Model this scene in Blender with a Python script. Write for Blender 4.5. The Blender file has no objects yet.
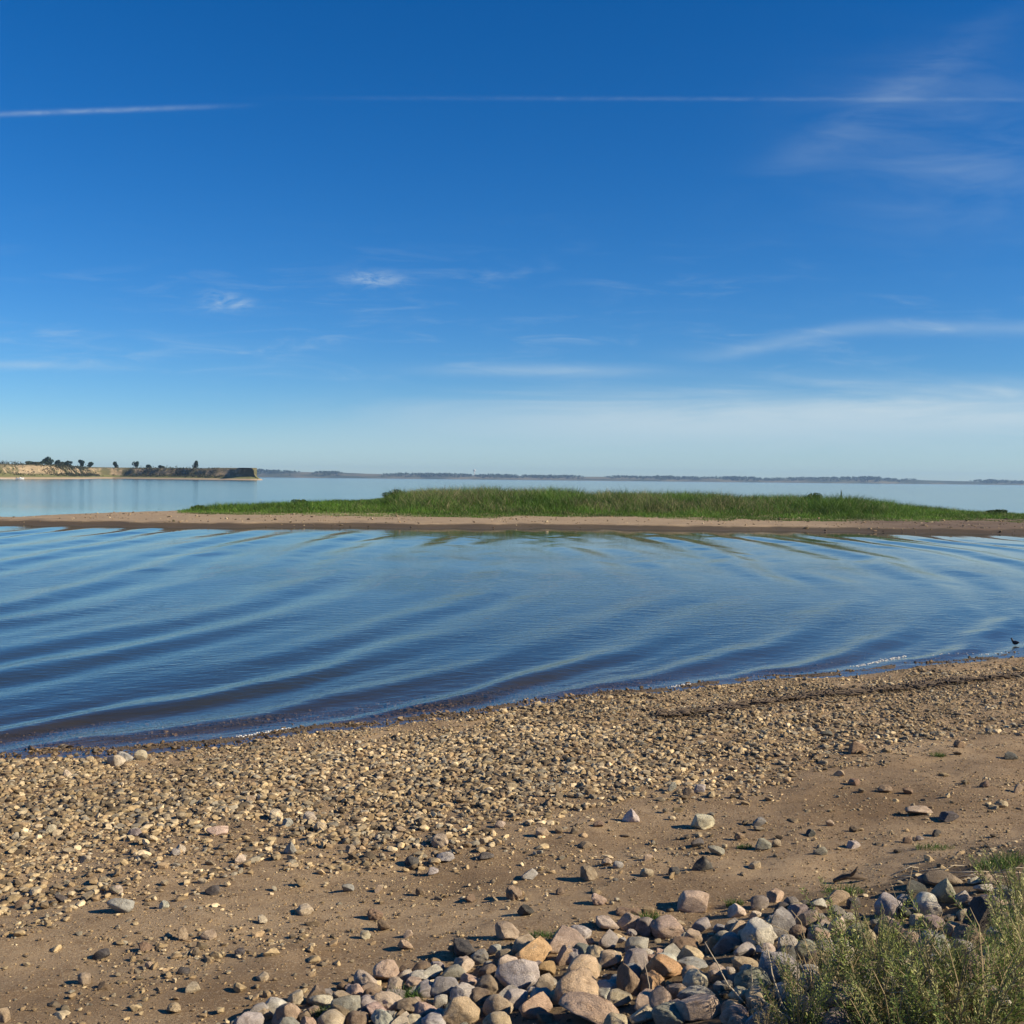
import bpy, bmesh, math, random
import numpy as np
from mathutils import Vector, Matrix, noise as mnoise

random.seed(7)
rng = np.random.default_rng(7)
S = bpy.context.scene
C = S.collection
PI = math.pi

# ------------------------------------------------------------------ camera
H, F, W = 3.4, 1100.0, 1024
TH = math.atan(32.8 / F)
RO = 0.0102
Fw = np.array([0, math.cos(TH), -math.sin(TH)])
r0 = np.array([1.0, 0, 0]); u0 = np.array([0, math.sin(TH), math.cos(TH)])
Rw = math.cos(RO) * r0 + math.sin(RO) * u0
Uw = -math.sin(RO) * r0 + math.cos(RO) * u0
cam = bpy.data.objects.new('camera', bpy.data.cameras.new('camera'))
C.objects.link(cam)
cam.data.sensor_width = 36.0
cam.data.lens = 36.0 * F / W
cam.data.clip_start = 0.05
cam.data.clip_end = 30000
M = Matrix(((Rw[0], Uw[0], -Fw[0], 0), (Rw[1], Uw[1], -Fw[1], 0), (Rw[2], Uw[2], -Fw[2], H), (0, 0, 0, 1)))
cam.matrix_world = M
S.camera = cam


def ray(px, py):
    return Fw + (px - 512) / F * Rw - (py - 512) / F * Uw


def project(x, y, z):
    p = np.stack([np.asarray(x, float), np.asarray(y, float), np.asarray(z, float) - H], -1)
    d = p @ Fw
    d = np.where(d < 0.05, 0.05, d)
    return 512 + F * (p @ Rw) / d, 512 - F * (p @ Uw) / d, d


# ------------------------------------------------------------------ terrain functions
CA, SA = math.cos(math.radians(28.3)), math.sin(math.radians(28.3))


def ys(x):
    return 16.7 + 0.54 * x + 0.12 * np.sin(x * 0.55 + 0.6) - 0.32 * np.exp(-((x + 2.5) / 3.5) ** 2) + 0.10 * np.sin(x * 1.9) + 0.05 * np.sin(x * 4.3 + 1)


def sm(a, b, x):
    t = np.clip((x - a) / (b - a), 0, 1)
    return t * t * (3 - 2 * t)


def inland(x, y):
    return (ys(x) - y) * CA


def along(x, y):
    return x * CA + (y - 16.7) * SA


_tab = rng.random((64, 64))


def vnoise(x, y):
    x = np.asarray(x, float); y = np.asarray(y, float)
    xi = np.floor(x).astype(int); yi = np.floor(y).astype(int)
    fx = x - xi; fy = y - yi
    fx = fx * fx * (3 - 2 * fx); fy = fy * fy * (3 - 2 * fy)
    g = lambda i, j: _tab[(xi + i) % 64, (yi + j) % 64]
    return (g(0, 0) * (1 - fx) + g(1, 0) * fx) * (1 - fy) + (g(0, 1) * (1 - fx) + g(1, 1) * fx) * fy


def fbm(x, y, o=4):
    a, t, n = 0.5, 0, 0
    for i in range(o):
        t = t + a * vnoise(x * 2 ** i + 17.3 * i, y * 2 ** i + 5.1 * i); n += a; a *= 0.5
    return t / n


def gz(x, y):
    x = np.asarray(x, float); y = np.asarray(y, float)
    l = inland(x, y)
    bed = -1.7 * (1 - np.exp(np.minimum(l, 0) * 0.12 / 1.7)) - 0.012
    bank = 9.35 + 0.3 * np.sin(along(x, y) * 0.9)
    land = 0.075 * np.minimum(l, bank) + 0.22 * np.clip(l - bank, 0, 9)
    land = land - 0.05 * sm(0.0, 0.5, l) * (1 - sm(0.5, 1.1, l)) + 0.05 * sm(0.6, 1.2, l) * (1 - sm(2.5, 7, l)) + 0.04 * np.exp(-((l - 1.25) / 0.35) ** 2)
    n = (fbm(x * 0.8, y * 0.8, 3) - 0.5) * 0.10 + (fbm(x * 4, y * 4, 3) - 0.5) * 0.035 + (fbm(x * 11 + 3, y * 11, 2) - 0.5) * 0.014
    return np.where(l < 0, bed, land) + n * sm(0.1, 1.5, np.abs(l)) + (fbm(x * 3, y * 3, 2) - .5) * 0.03


def hit(px, py):
    d = ray(px, py); d = d / np.linalg.norm(d)
    t = 1.0
    for _ in range(60):
        p = np.array([0, 0, H]) + d * t
        g = float(gz(p[0], p[1]))
        if p[2] - g < 0.002:
            break
        t += max(0.004, (p[2] - g) * 0.9 / max(0.05, -d[2] + 0.05))
    return p[0], p[1], g


# ------------------------------------------------------------------ helpers
def link_mesh(name, me, mat=None, parent=None):
    o = bpy.data.objects.new(name, me)
    C.objects.link(o)
    if mat is not None:
        me.materials.append(mat)
    if parent is not None:
        o.parent = parent
    return o


def np_mesh(name, V, faces_flat, loop_tot, smooth=True, cols=None, attrs=None):
    """V (n,3); faces_flat vertex indices; loop_tot per-face counts"""
    me = bpy.data.meshes.new(name)
    V = np.ascontiguousarray(V, np.float32)
    faces_flat = np.ascontiguousarray(faces_flat, np.int32)
    loop_tot = np.ascontiguousarray(loop_tot, np.int32)
    me.vertices.add(len(V)); me.vertices.foreach_set('co', V.ravel())
    me.loops.add(len(faces_flat)); me.loops.foreach_set('vertex_index', faces_flat)
    me.polygons.add(len(loop_tot))
    st = np.zeros(len(loop_tot), np.int32); st[1:] = np.cumsum(loop_tot)[:-1]
    me.polygons.foreach_set('loop_start', st)
    try:
        me.polygons.foreach_set('loop_total', loop_tot)
    except Exception:
        pass
    me.polygons.foreach_set('use_smooth', np.full(len(loop_tot), smooth))
    if cols is not None:
        a = me.attributes.new('tint', 'FLOAT_COLOR', 'POINT')
        cc = np.ones((len(V), 4), np.float32); cc[:, :3] = cols
        a.data.foreach_set('color', cc.ravel())
    for k, v in (attrs or {}).items():
        a = me.attributes.new(k, 'FLOAT', 'POINT')
        a.data.foreach_set('value', np.ascontiguousarray(v, np.float32))
    me.update(calc_edges=True)
    me.validate()
    return me


def grid_mesh(name, xs, yv, zf, **kw):
    X, Y = np.meshgrid(xs, yv)
    Z = zf(X, Y)
    V = np.stack([X.ravel(), Y.ravel(), Z.ravel()], 1)
    nx, ny = len(xs), len(yv)
    i = np.arange(nx - 1)[None, :] + (np.arange(ny - 1) * nx)[:, None]
    q = np.stack([i, i + 1, i + 1 + nx, i + nx], -1).reshape(-1, 4)
    return np_mesh(name, V, q.ravel(), np.full(len(q), 4), **kw)


USED = {}


def tag(o, label, cat, group=None):
    o['label'] = label; o['category'] = cat
    if group: o['group'] = group
    return o


def thing(name, label, cat, loc=(0, 0, 0), rz=0.0, group=None):
    o = bpy.data.objects.new(name, None); C.objects.link(o)
    o.location = loc; o.rotation_euler = (0, 0, rz)
    o.empty_display_size = 0.1
    return tag(o, label, cat, group)


def kind(o, k):
    o['kind'] = k
    return o


# ------------------------------------------------------------------ node helper
class E:
    """node socket expression"""
    nt = None

    def __init__(s, v): s.v = v

    @staticmethod
    def m(op, *a, clamp=False):
        n = E.nt.nodes.new('ShaderNodeMath'); n.operation = op; n.use_clamp = clamp
        for i, x in enumerate(a):
            E.put(n.inputs[i], x)
        return E(n.outputs[0])

    @staticmethod
    def put(sock, x):
        if isinstance(x, E): E.nt.links.new(x.v, sock)
        elif isinstance(x, bpy.types.NodeSocket): E.nt.links.new(x, sock)
        else: sock.default_value = x
    def __add__(s, o): return E.m('ADD', s, o)
    __radd__ = __add__
    def __sub__(s, o): return E.m('SUBTRACT', s, o)
    def __rsub__(s, o): return E.m('SUBTRACT', o, s)
    def __mul__(s, o): return E.m('MULTIPLY', s, o)
    __rmul__ = __mul__
    def __truediv__(s, o): return E.m('DIVIDE', s, o)
    def gauss(s, c, w):
        t = (s - c) / w
        return E.m('POWER', 2.71828, E.m('MULTIPLY', t * t, -1.0))
    def step(s, a, b):
        n = E.nt.nodes.new('ShaderNodeMapRange'); n.interpolation_type = 'SMOOTHSTEP'
        E.put(n.inputs[0], s)
        n.inputs[1].default_value = a; n.inputs[2].default_value = b
        n.inputs[3].default_value = 0; n.inputs[4].default_value = 1
        if a > b:
            n.inputs[1].default_value = b; n.inputs[2].default_value = a
            n.inputs[3].default_value = 1; n.inputs[4].default_value = 0
        return E(n.outputs[0])
    def clamp(s): return E.m('ADD', s, 0.0, clamp=True)


def N(kind_, **kw):
    n = E.nt.nodes.new(kind_)
    for k, v in kw.items():
        if k.startswith('i_'):
            key = k[2:]
            E.put(n.inputs[int(key) if key.isdigit() else key.replace('_', ' ')], v)
        else:
            setattr(n, k, v)
    return n


def mixc(f, a, b, mode='MIX'):
    n = E.nt.nodes.new('ShaderNodeMix'); n.data_type = 'RGBA'; n.blend_type = mode
    E.put(n.inputs[0], f)
    for i, x in ((6, a), (7, b)):
        if isinstance(x, (tuple, list)): n.inputs[i].default_value = (*x[:3], 1)
        else: E.put(n.inputs[i], x)
    return E(n.outputs[2])


def noise(vec, scale, detail=4, rough=0.55, dist=0.0):
    n = N('ShaderNodeTexNoise'); n.inputs['Scale'].default_value = scale
    n.inputs['Detail'].default_value = detail; n.inputs['Roughness'].default_value = rough
    n.inputs['Distortion'].default_value = dist
    if vec is not None: E.put(n.inputs['Vector'], vec)
    return E(n.outputs['Fac'])


def mapping(vec, scale=(1, 1, 1), rot=(0, 0, 0), loc=(0, 0, 0)):
    n = N('ShaderNodeMapping'); E.put(n.inputs[0], vec)
    n.inputs['Scale'].default_value = scale; n.inputs['Rotation'].default_value = rot; n.inputs['Location'].default_value = loc
    return E(n.outputs[0])


def new_mat(name):
    m = bpy.data.materials.new(name); m.use_nodes = True
    E.nt = m.node_tree
    for n in list(m.node_tree.nodes): m.node_tree.nodes.remove(n)
    out = m.node_tree.nodes.new('ShaderNodeOutputMaterial')
    return m, out


def principled(out, color, rough=0.8, bump=None, bump_s=0.3, bump_d=0.01, spec=0.3, **kw):
    p = N('ShaderNodeBsdfPrincipled')
    if isinstance(color, (tuple, list)): p.inputs['Base Color'].default_value = (*color[:3], 1)
    else: E.put(p.inputs['Base Color'], color)
    E.put(p.inputs['Roughness'], rough)
    E.put(p.inputs['Specular IOR Level'], spec)
    if bump is not None:
        b = N('ShaderNodeBump'); b.inputs['Strength'].default_value = bump_s; b.inputs['Distance'].default_value = bump_d
        E.put(b.inputs['Height'], bump)
        E.put(p.inputs['Normal'], b.outputs[0])
    E.nt.links.new(p.outputs[0], out.inputs[0])
    return p


def pos():
    return E(N('ShaderNodeNewGeometry').outputs['Position'])


def objc():
    return E(N('ShaderNodeTexCoord').outputs['Object'])


def attr(name, out='Color'):
    return E(N('ShaderNodeAttribute', attribute_name=name).outputs[out])


def sep(v):
    n = N('ShaderNodeSeparateXYZ'); E.put(n.inputs[0], v)
    return E(n.outputs[0]), E(n.outputs[1]), E(n.outputs[2])


def comb(x, y, z):
    n = N('ShaderNodeCombineXYZ')
    for i, q in enumerate((x, y, z)): E.put(n.inputs[i], q)
    return E(n.outputs[0])


# ------------------------------------------------------------------ materials
# sand / beach
m_ground, o = new_mat('beach_sand')
P = pos(); gx, gy, gzz = sep(P)
n1 = noise(P, 0.9, 5, 0.6); n2 = noise(P, 7, 5, 0.65); n3 = noise(P, 60, 4, 0.7); n4 = noise(P, 240, 2, 0.6)
col = mixc(n1.step(0.35, 0.68), (0.26, 0.172, 0.094), (0.42, 0.295, 0.17))
col = mixc(n2.step(0.45, 0.72) * 0.7, col, (0.17, 0.105, 0.056))
col = mixc(n3.step(0.52, 0.64) * 0.75, col, (0.54, 0.42, 0.27))
col = mixc(n4.step(0.54, 0.62) * 0.65, col, (0.10, 0.07, 0.04))
col = mixc(n4.step(0.42, 0.32) * 0.4, col, (0.54, 0.44, 0.30))
soil = attr('soil', 'Fac')
col = mixc((soil + (n2 - 0.5) * 0.6).step(0.35, 0.65), col, mixc(n3, (0.10, 0.07, 0.042), (0.24, 0.17, 0.10)))
stain = attr('dark_sand', 'Fac')
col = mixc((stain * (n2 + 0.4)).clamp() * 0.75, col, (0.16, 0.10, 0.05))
wet = (gzz + (n2 - 0.5) * 0.08).step(0.15, 0.05)
col = mixc(wet * 0.85, col, mixc(n3, (0.05, 0.037, 0.022), (0.12, 0.088, 0.052)))
hgt = n2 * 0.4 + n3 * 0.35 + n4 * 0.25
principled(o, col, rough=0.95 - wet * 0.3, bump=hgt, bump_s=0.9, bump_d=0.03, spec=0.3)

# pebbles stuff
m_pebble, o = new_mat('pebble_stone')
tc = attr('tint'); P = pos(); _, _, pz = sep(P)
n3 = noise(P, 45, 4, 0.7)
col = mixc(0.7, tc, mixc(n3.step(0.3, 0.7), (0.5, 0.46, 0.4), (1.3, 1.27, 1.2)), 'MULTIPLY')
wet = (pz + (noise(P, 3, 2) - 0.5) * 0.10).step(0.17, 0.06)
col = mixc(wet * 0.85, col, mixc(0.9, col, (0.30, 0.25, 0.22), 'MULTIPLY'))
principled(o, col, rough=0.9 - wet * 0.4, bump=n3, bump_s=0.4, bump_d=0.006, spec=0.3)

# cobbles : colour per object
m_stone, o = new_mat('cobble_stone')
oi = N('ShaderNodeObjectInfo')
base = E(oi.outputs['Color'])
oc = objc()
rv = N('ShaderNodeVectorMath', operation='ADD'); E.put(rv.inputs[0], oc)
sc_ = N('ShaderNodeVectorMath', operation='SCALE'); E.put(sc_.inputs[0], comb(1.0, 1.7, 0.6)); E.put(sc_.inputs['Scale'], E(oi.outputs['Random']) * 37.0)
E.put(rv.inputs[1], sc_.outputs[0])
V = E(rv.outputs[0])
n1 = noise(V, 1.3, 4, 0.6, 0.4); n2 = noise(V, 5, 5, 0.65); n3 = noise(V, 26, 4, 0.7); n4 = noise(V, 70, 2, 0.6)
col = mixc(1.0, base, mixc(n1.step(0.3, 0.7), (0.72, 0.68, 0.65), (1.22, 1.18, 1.12)), 'MULTIPLY')
col = mixc(n2.step(0.50, 0.68) * 0.6, col, mixc(1.0, col, (0.52, 0.46, 0.40), 'MULTIPLY'))
col = mixc(n3.step(0.52, 0.64) * 0.6, col, mixc(1.0, col, (1.5, 1.45, 1.35), 'MULTIPLY'))
col = mixc(n4.step(0.54, 0.62) * 0.65, col, mixc(1.0, col, (0.45, 0.43, 0.42), 'MULTIPLY'))
# pale lime crust patches
col = mixc(noise(V, 2.2, 6, 0.7, 0.6).step(0.57, 0.68) * 0.35, col, (0.46, 0.40, 0.32))
principled(o, col, rough=0.88, bump=n2 * 0.5 + n3 * 0.35 + n4 * 0.15, bump_s=0.85, bump_d=0.05, spec=0.2)


def leafy(name, use_attr=True, rough=0.6, trans=0.25, flat=None):
    m, o = new_mat(name)
    c = attr('tint') if use_attr else None
    if flat is not None: c = None
    p = N('ShaderNodeBsdfPrincipled'); t = N('ShaderNodeBsdfTranslucent'); mx = N('ShaderNodeMixShader')
    if c is None:
        nn = noise(pos(), 3.0, 3)
        c = mixc(nn, tuple(x * 0.7 for x in flat), tuple(x * 1.3 for x in flat))
    E.put(p.inputs['Base Color'], c); p.inputs['Roughness'].default_value = rough; p.inputs['Specular IOR Level'].default_value = 0.25
    E.put(t.inputs[0], c)
    mx.inputs[0].default_value = trans
    E.nt.links.new(p.outputs[0], mx.inputs[1]); E.nt.links.new(t.outputs[0], mx.inputs[2])
    E.nt.links.new(mx.outputs[0], o.inputs[0])
    return m


m_leaf = leafy('leaf_green')
m_grass = leafy('grass_blade', trans=0.3)
m_stem, o = new_mat('plant_stem')
principled(o, mixc(noise(pos(), 40, 3), (0.16, 0.12, 0.065), (0.36, 0.28, 0.16)), 0.8)
m_dry, o = new_mat('dry_stalk')
principled(o, mixc(noise(pos(), 60, 3), (0.34, 0.27, 0.18), (0.58, 0.5, 0.38)), 0.8)
m_wood, o = new_mat('dark_driftwood')
nn = noise(mapping(objc(), (3, 30, 30)), 3, 4)
principled(o, mixc(nn, (0.05, 0.035, 0.025), (0.16, 0.12, 0.085)), 0.85, bump=nn, bump_s=0.5)
m_bark, o = new_mat('tree_bark')
principled(o, mixc(noise(pos(), 2, 4), (0.05, 0.04, 0.03), (0.11, 0.085, 0.06)), 0.9)

# water
m_water, o = new_mat('lake_water')
P = pos(); wx, wy, wz = sep(P)
depth = attr('depth', 'Fac')
near = wy.step(75, 14)
ca = N('ShaderNodeVectorRotate', rotation_type='Z_AXIS'); E.put(ca.inputs['Vector'], P); ca.inputs['Angle'].default_value = math.radians(-38)
r1 = noise(mapping(E(ca.outputs[0]), (2.2, 7.0, 1)), 1.0, 3, 0.6)
r2 = noise(mapping(P, (0.9, 3.2, 1)), 1.0, 4, 0.62)
r3 = noise(mapping(P, (0.05, 0.16, 1)), 1.0, 3, 0.6)
farf = wy.step(84, 150); mid = wy.step(22, 70)
b = N('ShaderNodeBump'); b.inputs['Strength'].default_value = 1.0; b.inputs['Distance'].default_value = 1.0
patch = noise(mapping(P, (0.06, 0.10, 1)), 1.0, 3).step(0.3, 0.7) * 0.6 + 0.6
hh = (r1 * 0.010 + r2 * 0.0125) * patch * (1.0 - mid * 0.86) + farf * (r2 * 0.012 + r3 * 0.07)
E.put(b.inputs['Height'], hh)
gl = N('ShaderNodeBsdfGlossy'); gl.inputs['Color'].default_value = (0.90, 0.92, 0.90, 1); E.put(gl.inputs['Roughness'], farf * 0.08 + 0.010)
E.put(gl.inputs['Normal'], b.outputs[0])
tr = N('ShaderNodeBsdfTransparent'); tr.inputs[0].default_value = (0.84, 0.79, 0.68, 1)
df = N('ShaderNodeBsdfDiffuse'); df.inputs[0].default_value = (0.037, 0.045, 0.034, 1)
turb = N('ShaderNodeMixShader')
E.put(turb.inputs[0], E.m('SUBTRACT', 1.0, E.m('POWER', 2.71828, E.m('MULTIPLY', E.m('MAXIMUM', depth, 0.0), -2.0))))
E.nt.links.new(tr.outputs[0], turb.inputs[1]); E.nt.links.new(df.outputs[0], turb.inputs[2])
dt = N('ShaderNodeVectorMath', operation='DOT_PRODUCT'); E.put(dt.inputs[0], b.outputs[0]); E.put(dt.inputs[1], N('ShaderNodeNewGeometry').outputs['Incoming'])
cosi = E.m('MINIMUM', E.m('ABSOLUTE', E(dt.outputs['Value'])), 1.0)
fre = E.m('POWER', E.m('SUBTRACT', 1.0, cosi), 5.0) * 0.98 + 0.02
mx = N('ShaderNodeMixShader'); E.put(mx.inputs[0], fre)
E.nt.links.new(turb.outputs[0], mx.inputs[1]); E.nt.links.new(gl.outputs[0], mx.inputs[2])
E.nt.links.new(mx.outputs[0], o.inputs[0])

# sandbar
m_bar, o = new_mat('sandbar_sand')
P = pos(); bx, by, bz = sep(P)
n1 = noise(P, 0.35, 4); n2 = noise(mapping(P, (1.2, 5, 5)), 1, 4); n3 = noise(P, 9, 3)
col = mixc(n1, (0.24, 0.175, 0.105), (0.36, 0.265, 0.165))
col = mixc(n2.step(0.5, 0.7) * 0.5, col, (0.15, 0.105, 0.065))
col = mixc(n3.step(0.55, 0.7) * 0.5, col, (0.46, 0.37, 0.25))
mud = bx.step(20, 30)
col = mixc((mud * (0.35 + n1)).clamp() * bz.step(0.62, 0.40), col, (0.10, 0.066, 0.044))
wet = (bz + (n2 - 0.5) * 0.2 + (n1 - 0.5) * 0.2).step(0.30, 0.18)
col = mixc(wet * 0.9, col, mixc(n2, (0.028, 0.021, 0.014), (0.065, 0.047, 0.030)))
col = mixc((bz + (n1 - 0.5) * 0.3).step(0.62, 0.72) * by.step(86, 90), col, (0.06, 0.09, 0.025))
principled(o, col, 0.9, bump=n3, bump_s=0.4, bump_d=0.05)

# headland
m_head, o = new_mat('bluff_earth')
P = pos(); hx, hy, hz = sep(P)
n1 = noise(P, 0.04, 4); n2 = noise(mapping(P, (0.12, 0.12, 0.7)), 1, 5, 0.65); n3 = noise(P, 0.25, 4)
col = mixc(n2.step(0.35, 0.65), (0.22, 0.165, 0.10), (0.34, 0.265, 0.17))
col = mixc((n1 * 0.6 + n3 * 0.4).step(0.45, 0.55), col, (0.10, 0.095, 0.045))
col = mixc((hz + (n3 - 0.5) * 3).step(4.2, 3.0), col, mixc(n3, (0.10, 0.12, 0.035), (0.22, 0.20, 0.08)))
col = mixc((hz + (n3 - 0.5) * 0.8).step(1.5, 0.9), col, (0.38, 0.29, 0.19))
col = mixc((hz + (n3 - 0.5) * 1.2).step(10.2, 10.9), col, mixc(n3, (0.07, 0.07, 0.03), (0.16, 0.13, 0.06)))
principled(o, col, 0.95, bump=n3, bump_s=0.5, bump_d=0.6)

m_far, o = new_mat('far_shore_earth')
n1 = noise(mapping(pos(), (0.004, 0.004, 0.05)), 1, 5)
principled(o, mixc(n1.step(0.4, 0.6), (0.045, 0.06, 0.03), (0.16, 0.14, 0.08)), 0.95)
m_fartree, o = new_mat('far_trees')
principled(o, mixc(noise(pos(), 0.02, 3), (0.022, 0.04, 0.018), (0.05, 0.07, 0.03)), 0.95)

m_white, o = new_mat('white_gelcoat'); principled(o, mixc(noise(objc(), 4, 2), (0.78, 0.78, 0.76), (0.84, 0.84, 0.83)), 0.3, spec=0.5)
m_darkglass, o = new_mat('tinted_glass'); principled(o, mixc(noise(objc(), 4, 2), (0.02, 0.025, 0.03), (0.03, 0.035, 0.04)), 0.1, spec=0.6)
m_motor, o = new_mat('black_cowling'); principled(o, mixc(noise(objc(), 9, 2), (0.025, 0.025, 0.027), (0.04, 0.04, 0.042)), 0.4)
m_foam, o = new_mat('white_foam'); principled(o, mixc(noise(pos(), 30, 3), (0.60, 0.58, 0.54), (0.82, 0.82, 0.80)), 0.7)
m_bird, o = new_mat('dark_plumage'); principled(o, mixc(noise(objc(), 40, 3), (0.010, 0.012, 0.018), (0.030, 0.032, 0.045)), 0.55)
m_beak, o = new_mat('horn_beak'); principled(o, mixc(noise(objc(), 60, 2), (0.10, 0.09, 0.07), (0.16, 0.14, 0.11)), 0.5)
m_conc, o = new_mat('pale_concrete'); principled(o, mixc(noise(pos(), 0.2, 3), (0.42, 0.42, 0.41), (0.55, 0.55, 0.54)), 0.9)

# ------------------------------------------------------------------ ground
def axis(breaks):
    out = []
    for a, b_, st in breaks:
        out.append(np.arange(a, b_, st))
    out.append([breaks[-1][1]])
    return np.concatenate(out)


gxs = axis([(-160, -20, 3), (-20, -9, 0.25), (-9, 14, 0.07), (14, 30, 0.25), (30, 160, 3)])
gys = axis([(-60, 2, 1.5), (2, 24, 0.07), (24, 40, 0.4), (40, 66, 2)])
me = grid_mesh('beach', gxs, gys, gz)
co = np.empty(len(me.vertices) * 3, np.float32); me.vertices.foreach_get('co', co); co = co.reshape(-1, 3)
ll = inland(co[:, 0], co[:, 1])
soil = sm(9.3, 9.9, ll + (fbm(co[:, 0] * 2, co[:, 1] * 2) - .5) * 0.8)
a = me.attributes.new('soil', 'FLOAT', 'POINT'); a.data.foreach_set('value', soil.astype(np.float32))
dark_sand = np.zeros(len(co))


def blob(px, py, rx, ry, k=1.0):
    x, y, _ = hit(px, py)
    global dark_sand
    dark_sand += k * np.exp(-((co[:, 0] - x) / rx) ** 2 - ((co[:, 1] - y) / ry) ** 2)


for b_ in ((860, 800, .9, .7), (905, 812, .5, .3, .8), (560, 770, 2.4, .5, .5), (455, 885, .7, .35, .9), (60, 1005, .6, .35, .7),
           (230, 985, .5, .25, .5), (950, 770, 1.5, .6, .6), (310, 945, .4, .2, .6), (640, 845, .9, .3, .4), (700, 890, .8, .3, .4)):
    blob(*b_)  # damp and stained patches of the open sand
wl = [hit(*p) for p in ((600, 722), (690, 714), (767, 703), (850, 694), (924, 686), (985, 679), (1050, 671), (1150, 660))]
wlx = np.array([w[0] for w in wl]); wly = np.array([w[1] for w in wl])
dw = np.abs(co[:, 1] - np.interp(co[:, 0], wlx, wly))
dark_sand += 1.3 * np.exp(-(dw / 0.22) ** 2) * sm(wlx[0], wlx[2], co[:, 0])  # band of darker sand colour following the line of twigs
a = me.attributes.new('dark_sand', 'FLOAT', 'POINT'); a.data.foreach_set('value', np.clip(dark_sand, 0, 1.4).astype(np.float32))
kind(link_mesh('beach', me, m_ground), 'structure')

# ------------------------------------------------------------------ water
L0, D0 = 3.3, 25.0
K0 = 2 * PI / L0
dd = np.linspace(0, 200, 8001)
kk = K0 * np.maximum(1.0, D0 / (dd + 0.5)) ** 0.29
KD = np.concatenate([[0], np.cumsum(0.5 * (np.sqrt(kk[1:] ** 2 - (0.883 * K0) ** 2) + np.sqrt(kk[:-1] ** 2 - (0.883 * K0) ** 2)) * np.diff(dd))])


def waves(X, Y):
    d = np.maximum(-inland(X, Y), 0); s = along(X, Y)
    k = K0 * np.maximum(1.0, D0 / (d + 0.5)) ** 0.29
    warp = (fbm(X * 0.09, Y * 0.09, 3) - .5) * 3.0 + (fbm(X * 0.35 + 2, Y * 0.35, 3) - .5) * 1.1
    ph = 0.883 * K0 * s - np.interp(d, dd, KD) + warp
    amp = 0.036 * (K0 / k) ** 0.8 * (1 - 0.62 * np.exp(-((X - 5) / 8) ** 2 - ((Y - 34) / 9) ** 2)) * (0.55 + 0.9 * fbm(X * 0.12 + 9, Y * 0.12, 3))
    pw = 1 + 3.2 * (1 - sm(0.8, 6.0, d))
    prof = 2.1 * ((1 + np.sin(ph + 0.35 * np.cos(ph) * (1 - sm(1, 5, d)))) / 2) ** pw - 0.9
    z = amp * 0.92 * (1 + 0.7 * (1 - sm(0.8, 5.0, d))) * prof * (0.35 + 1.1 * fbm(X * 0.16 + 31, Y * 0.07 + 4, 3))
    ph2 = 1.43 * (0.883 * K0 * s - np.interp(d, dd, KD)) + 0.25 * s + warp * 1.7 + 2
    z = z + amp * 0.75 * np.sin(ph2) * fbm(X * 0.2 + 3, Y * 0.2 + 8, 2)
    z = z * sm(-0.1, 0.5, d) * (1 - 0.7 * sm(62, 73, Y)) * (1 - sm(78, 86, Y)) * (1 - sm(60, 90, np.abs(X)))
    return z


wxs = axis([(-4600, -700, 300), (-700, -100, 50), (-100, -42, 2), (-42, -14, 0.2), (-14, 18, 0.12), (18, 42, 0.2), (42, 100, 2), (100, 700, 50), (700, 4600, 300)])
wys = axis([(-60, 8, 4), (8, 12, 0.5), (12, 26, 0.055), (26, 42, 0.11), (42, 84, 0.22), (84, 140, 4), (140, 1000, 60), (1000, 7000, 500)])
me = grid_mesh('water', wxs, wys, waves)
co = np.empty(len(me.vertices) * 3, np.float32); me.vertices.foreach_get('co', co); co = co.reshape(-1, 3)
dp = np.clip(-gz(co[:, 0], co[:, 1]), 0, 2)
a = me.attributes.new('depth', 'FLOAT', 'POINT'); a.data.foreach_set('value', dp.astype(np.float32))
kind(link_mesh('water', me, m_water), 'structure')

# ------------------------------------------------------------------ sandbar
def bar_front(x):
    return 75.0 + 0.04 * x + 1.2 * np.sin(x * 0.11 + 1) + 0.5 * np.sin(x * 0.37) + 0.25 * np.sin(x * 1.1)


def bar_back(x):
    return np.interp(x, [-60, -40, -36, -28, -24, -10, 10, 36, 46, 70], [78, 81.5, 83, 96, 110, 132, 136, 124, 112, 106])


def bar_z(x, y):
    f = bar_front(x); b_ = bar_back(x)
    t = y - f
    z = -0.5 + 0.5 * sm(-5, 0, t) + 0.30 * sm(0, 2.2, t) + 0.16 * sm(2, 13, t) + 0.6 * sm(13, 36, t) * sm(-28, -8, x) * (1 - sm(30, 46, x))
    z = z * (1 - sm(-3, 4, y - b_)) - 0.5 * sm(-3, 4, y - b_)
    z = z * (1 - 0.55 * (1 - sm(-48, -28, x))) + (fbm(x * 0.5, y * 0.5, 3) - .5) * 0.12
    return z


me = grid_mesh('sandbar', axis([(-62, -50, 2), (-50, 52, 0.35), (52, 80, 2)]), axis([(66, 72, 1), (72, 80, 0.25), (80, 142, 1.0)]), bar_z)
kind(link_mesh('sandbar', me, m_bar), 'structure')


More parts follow.
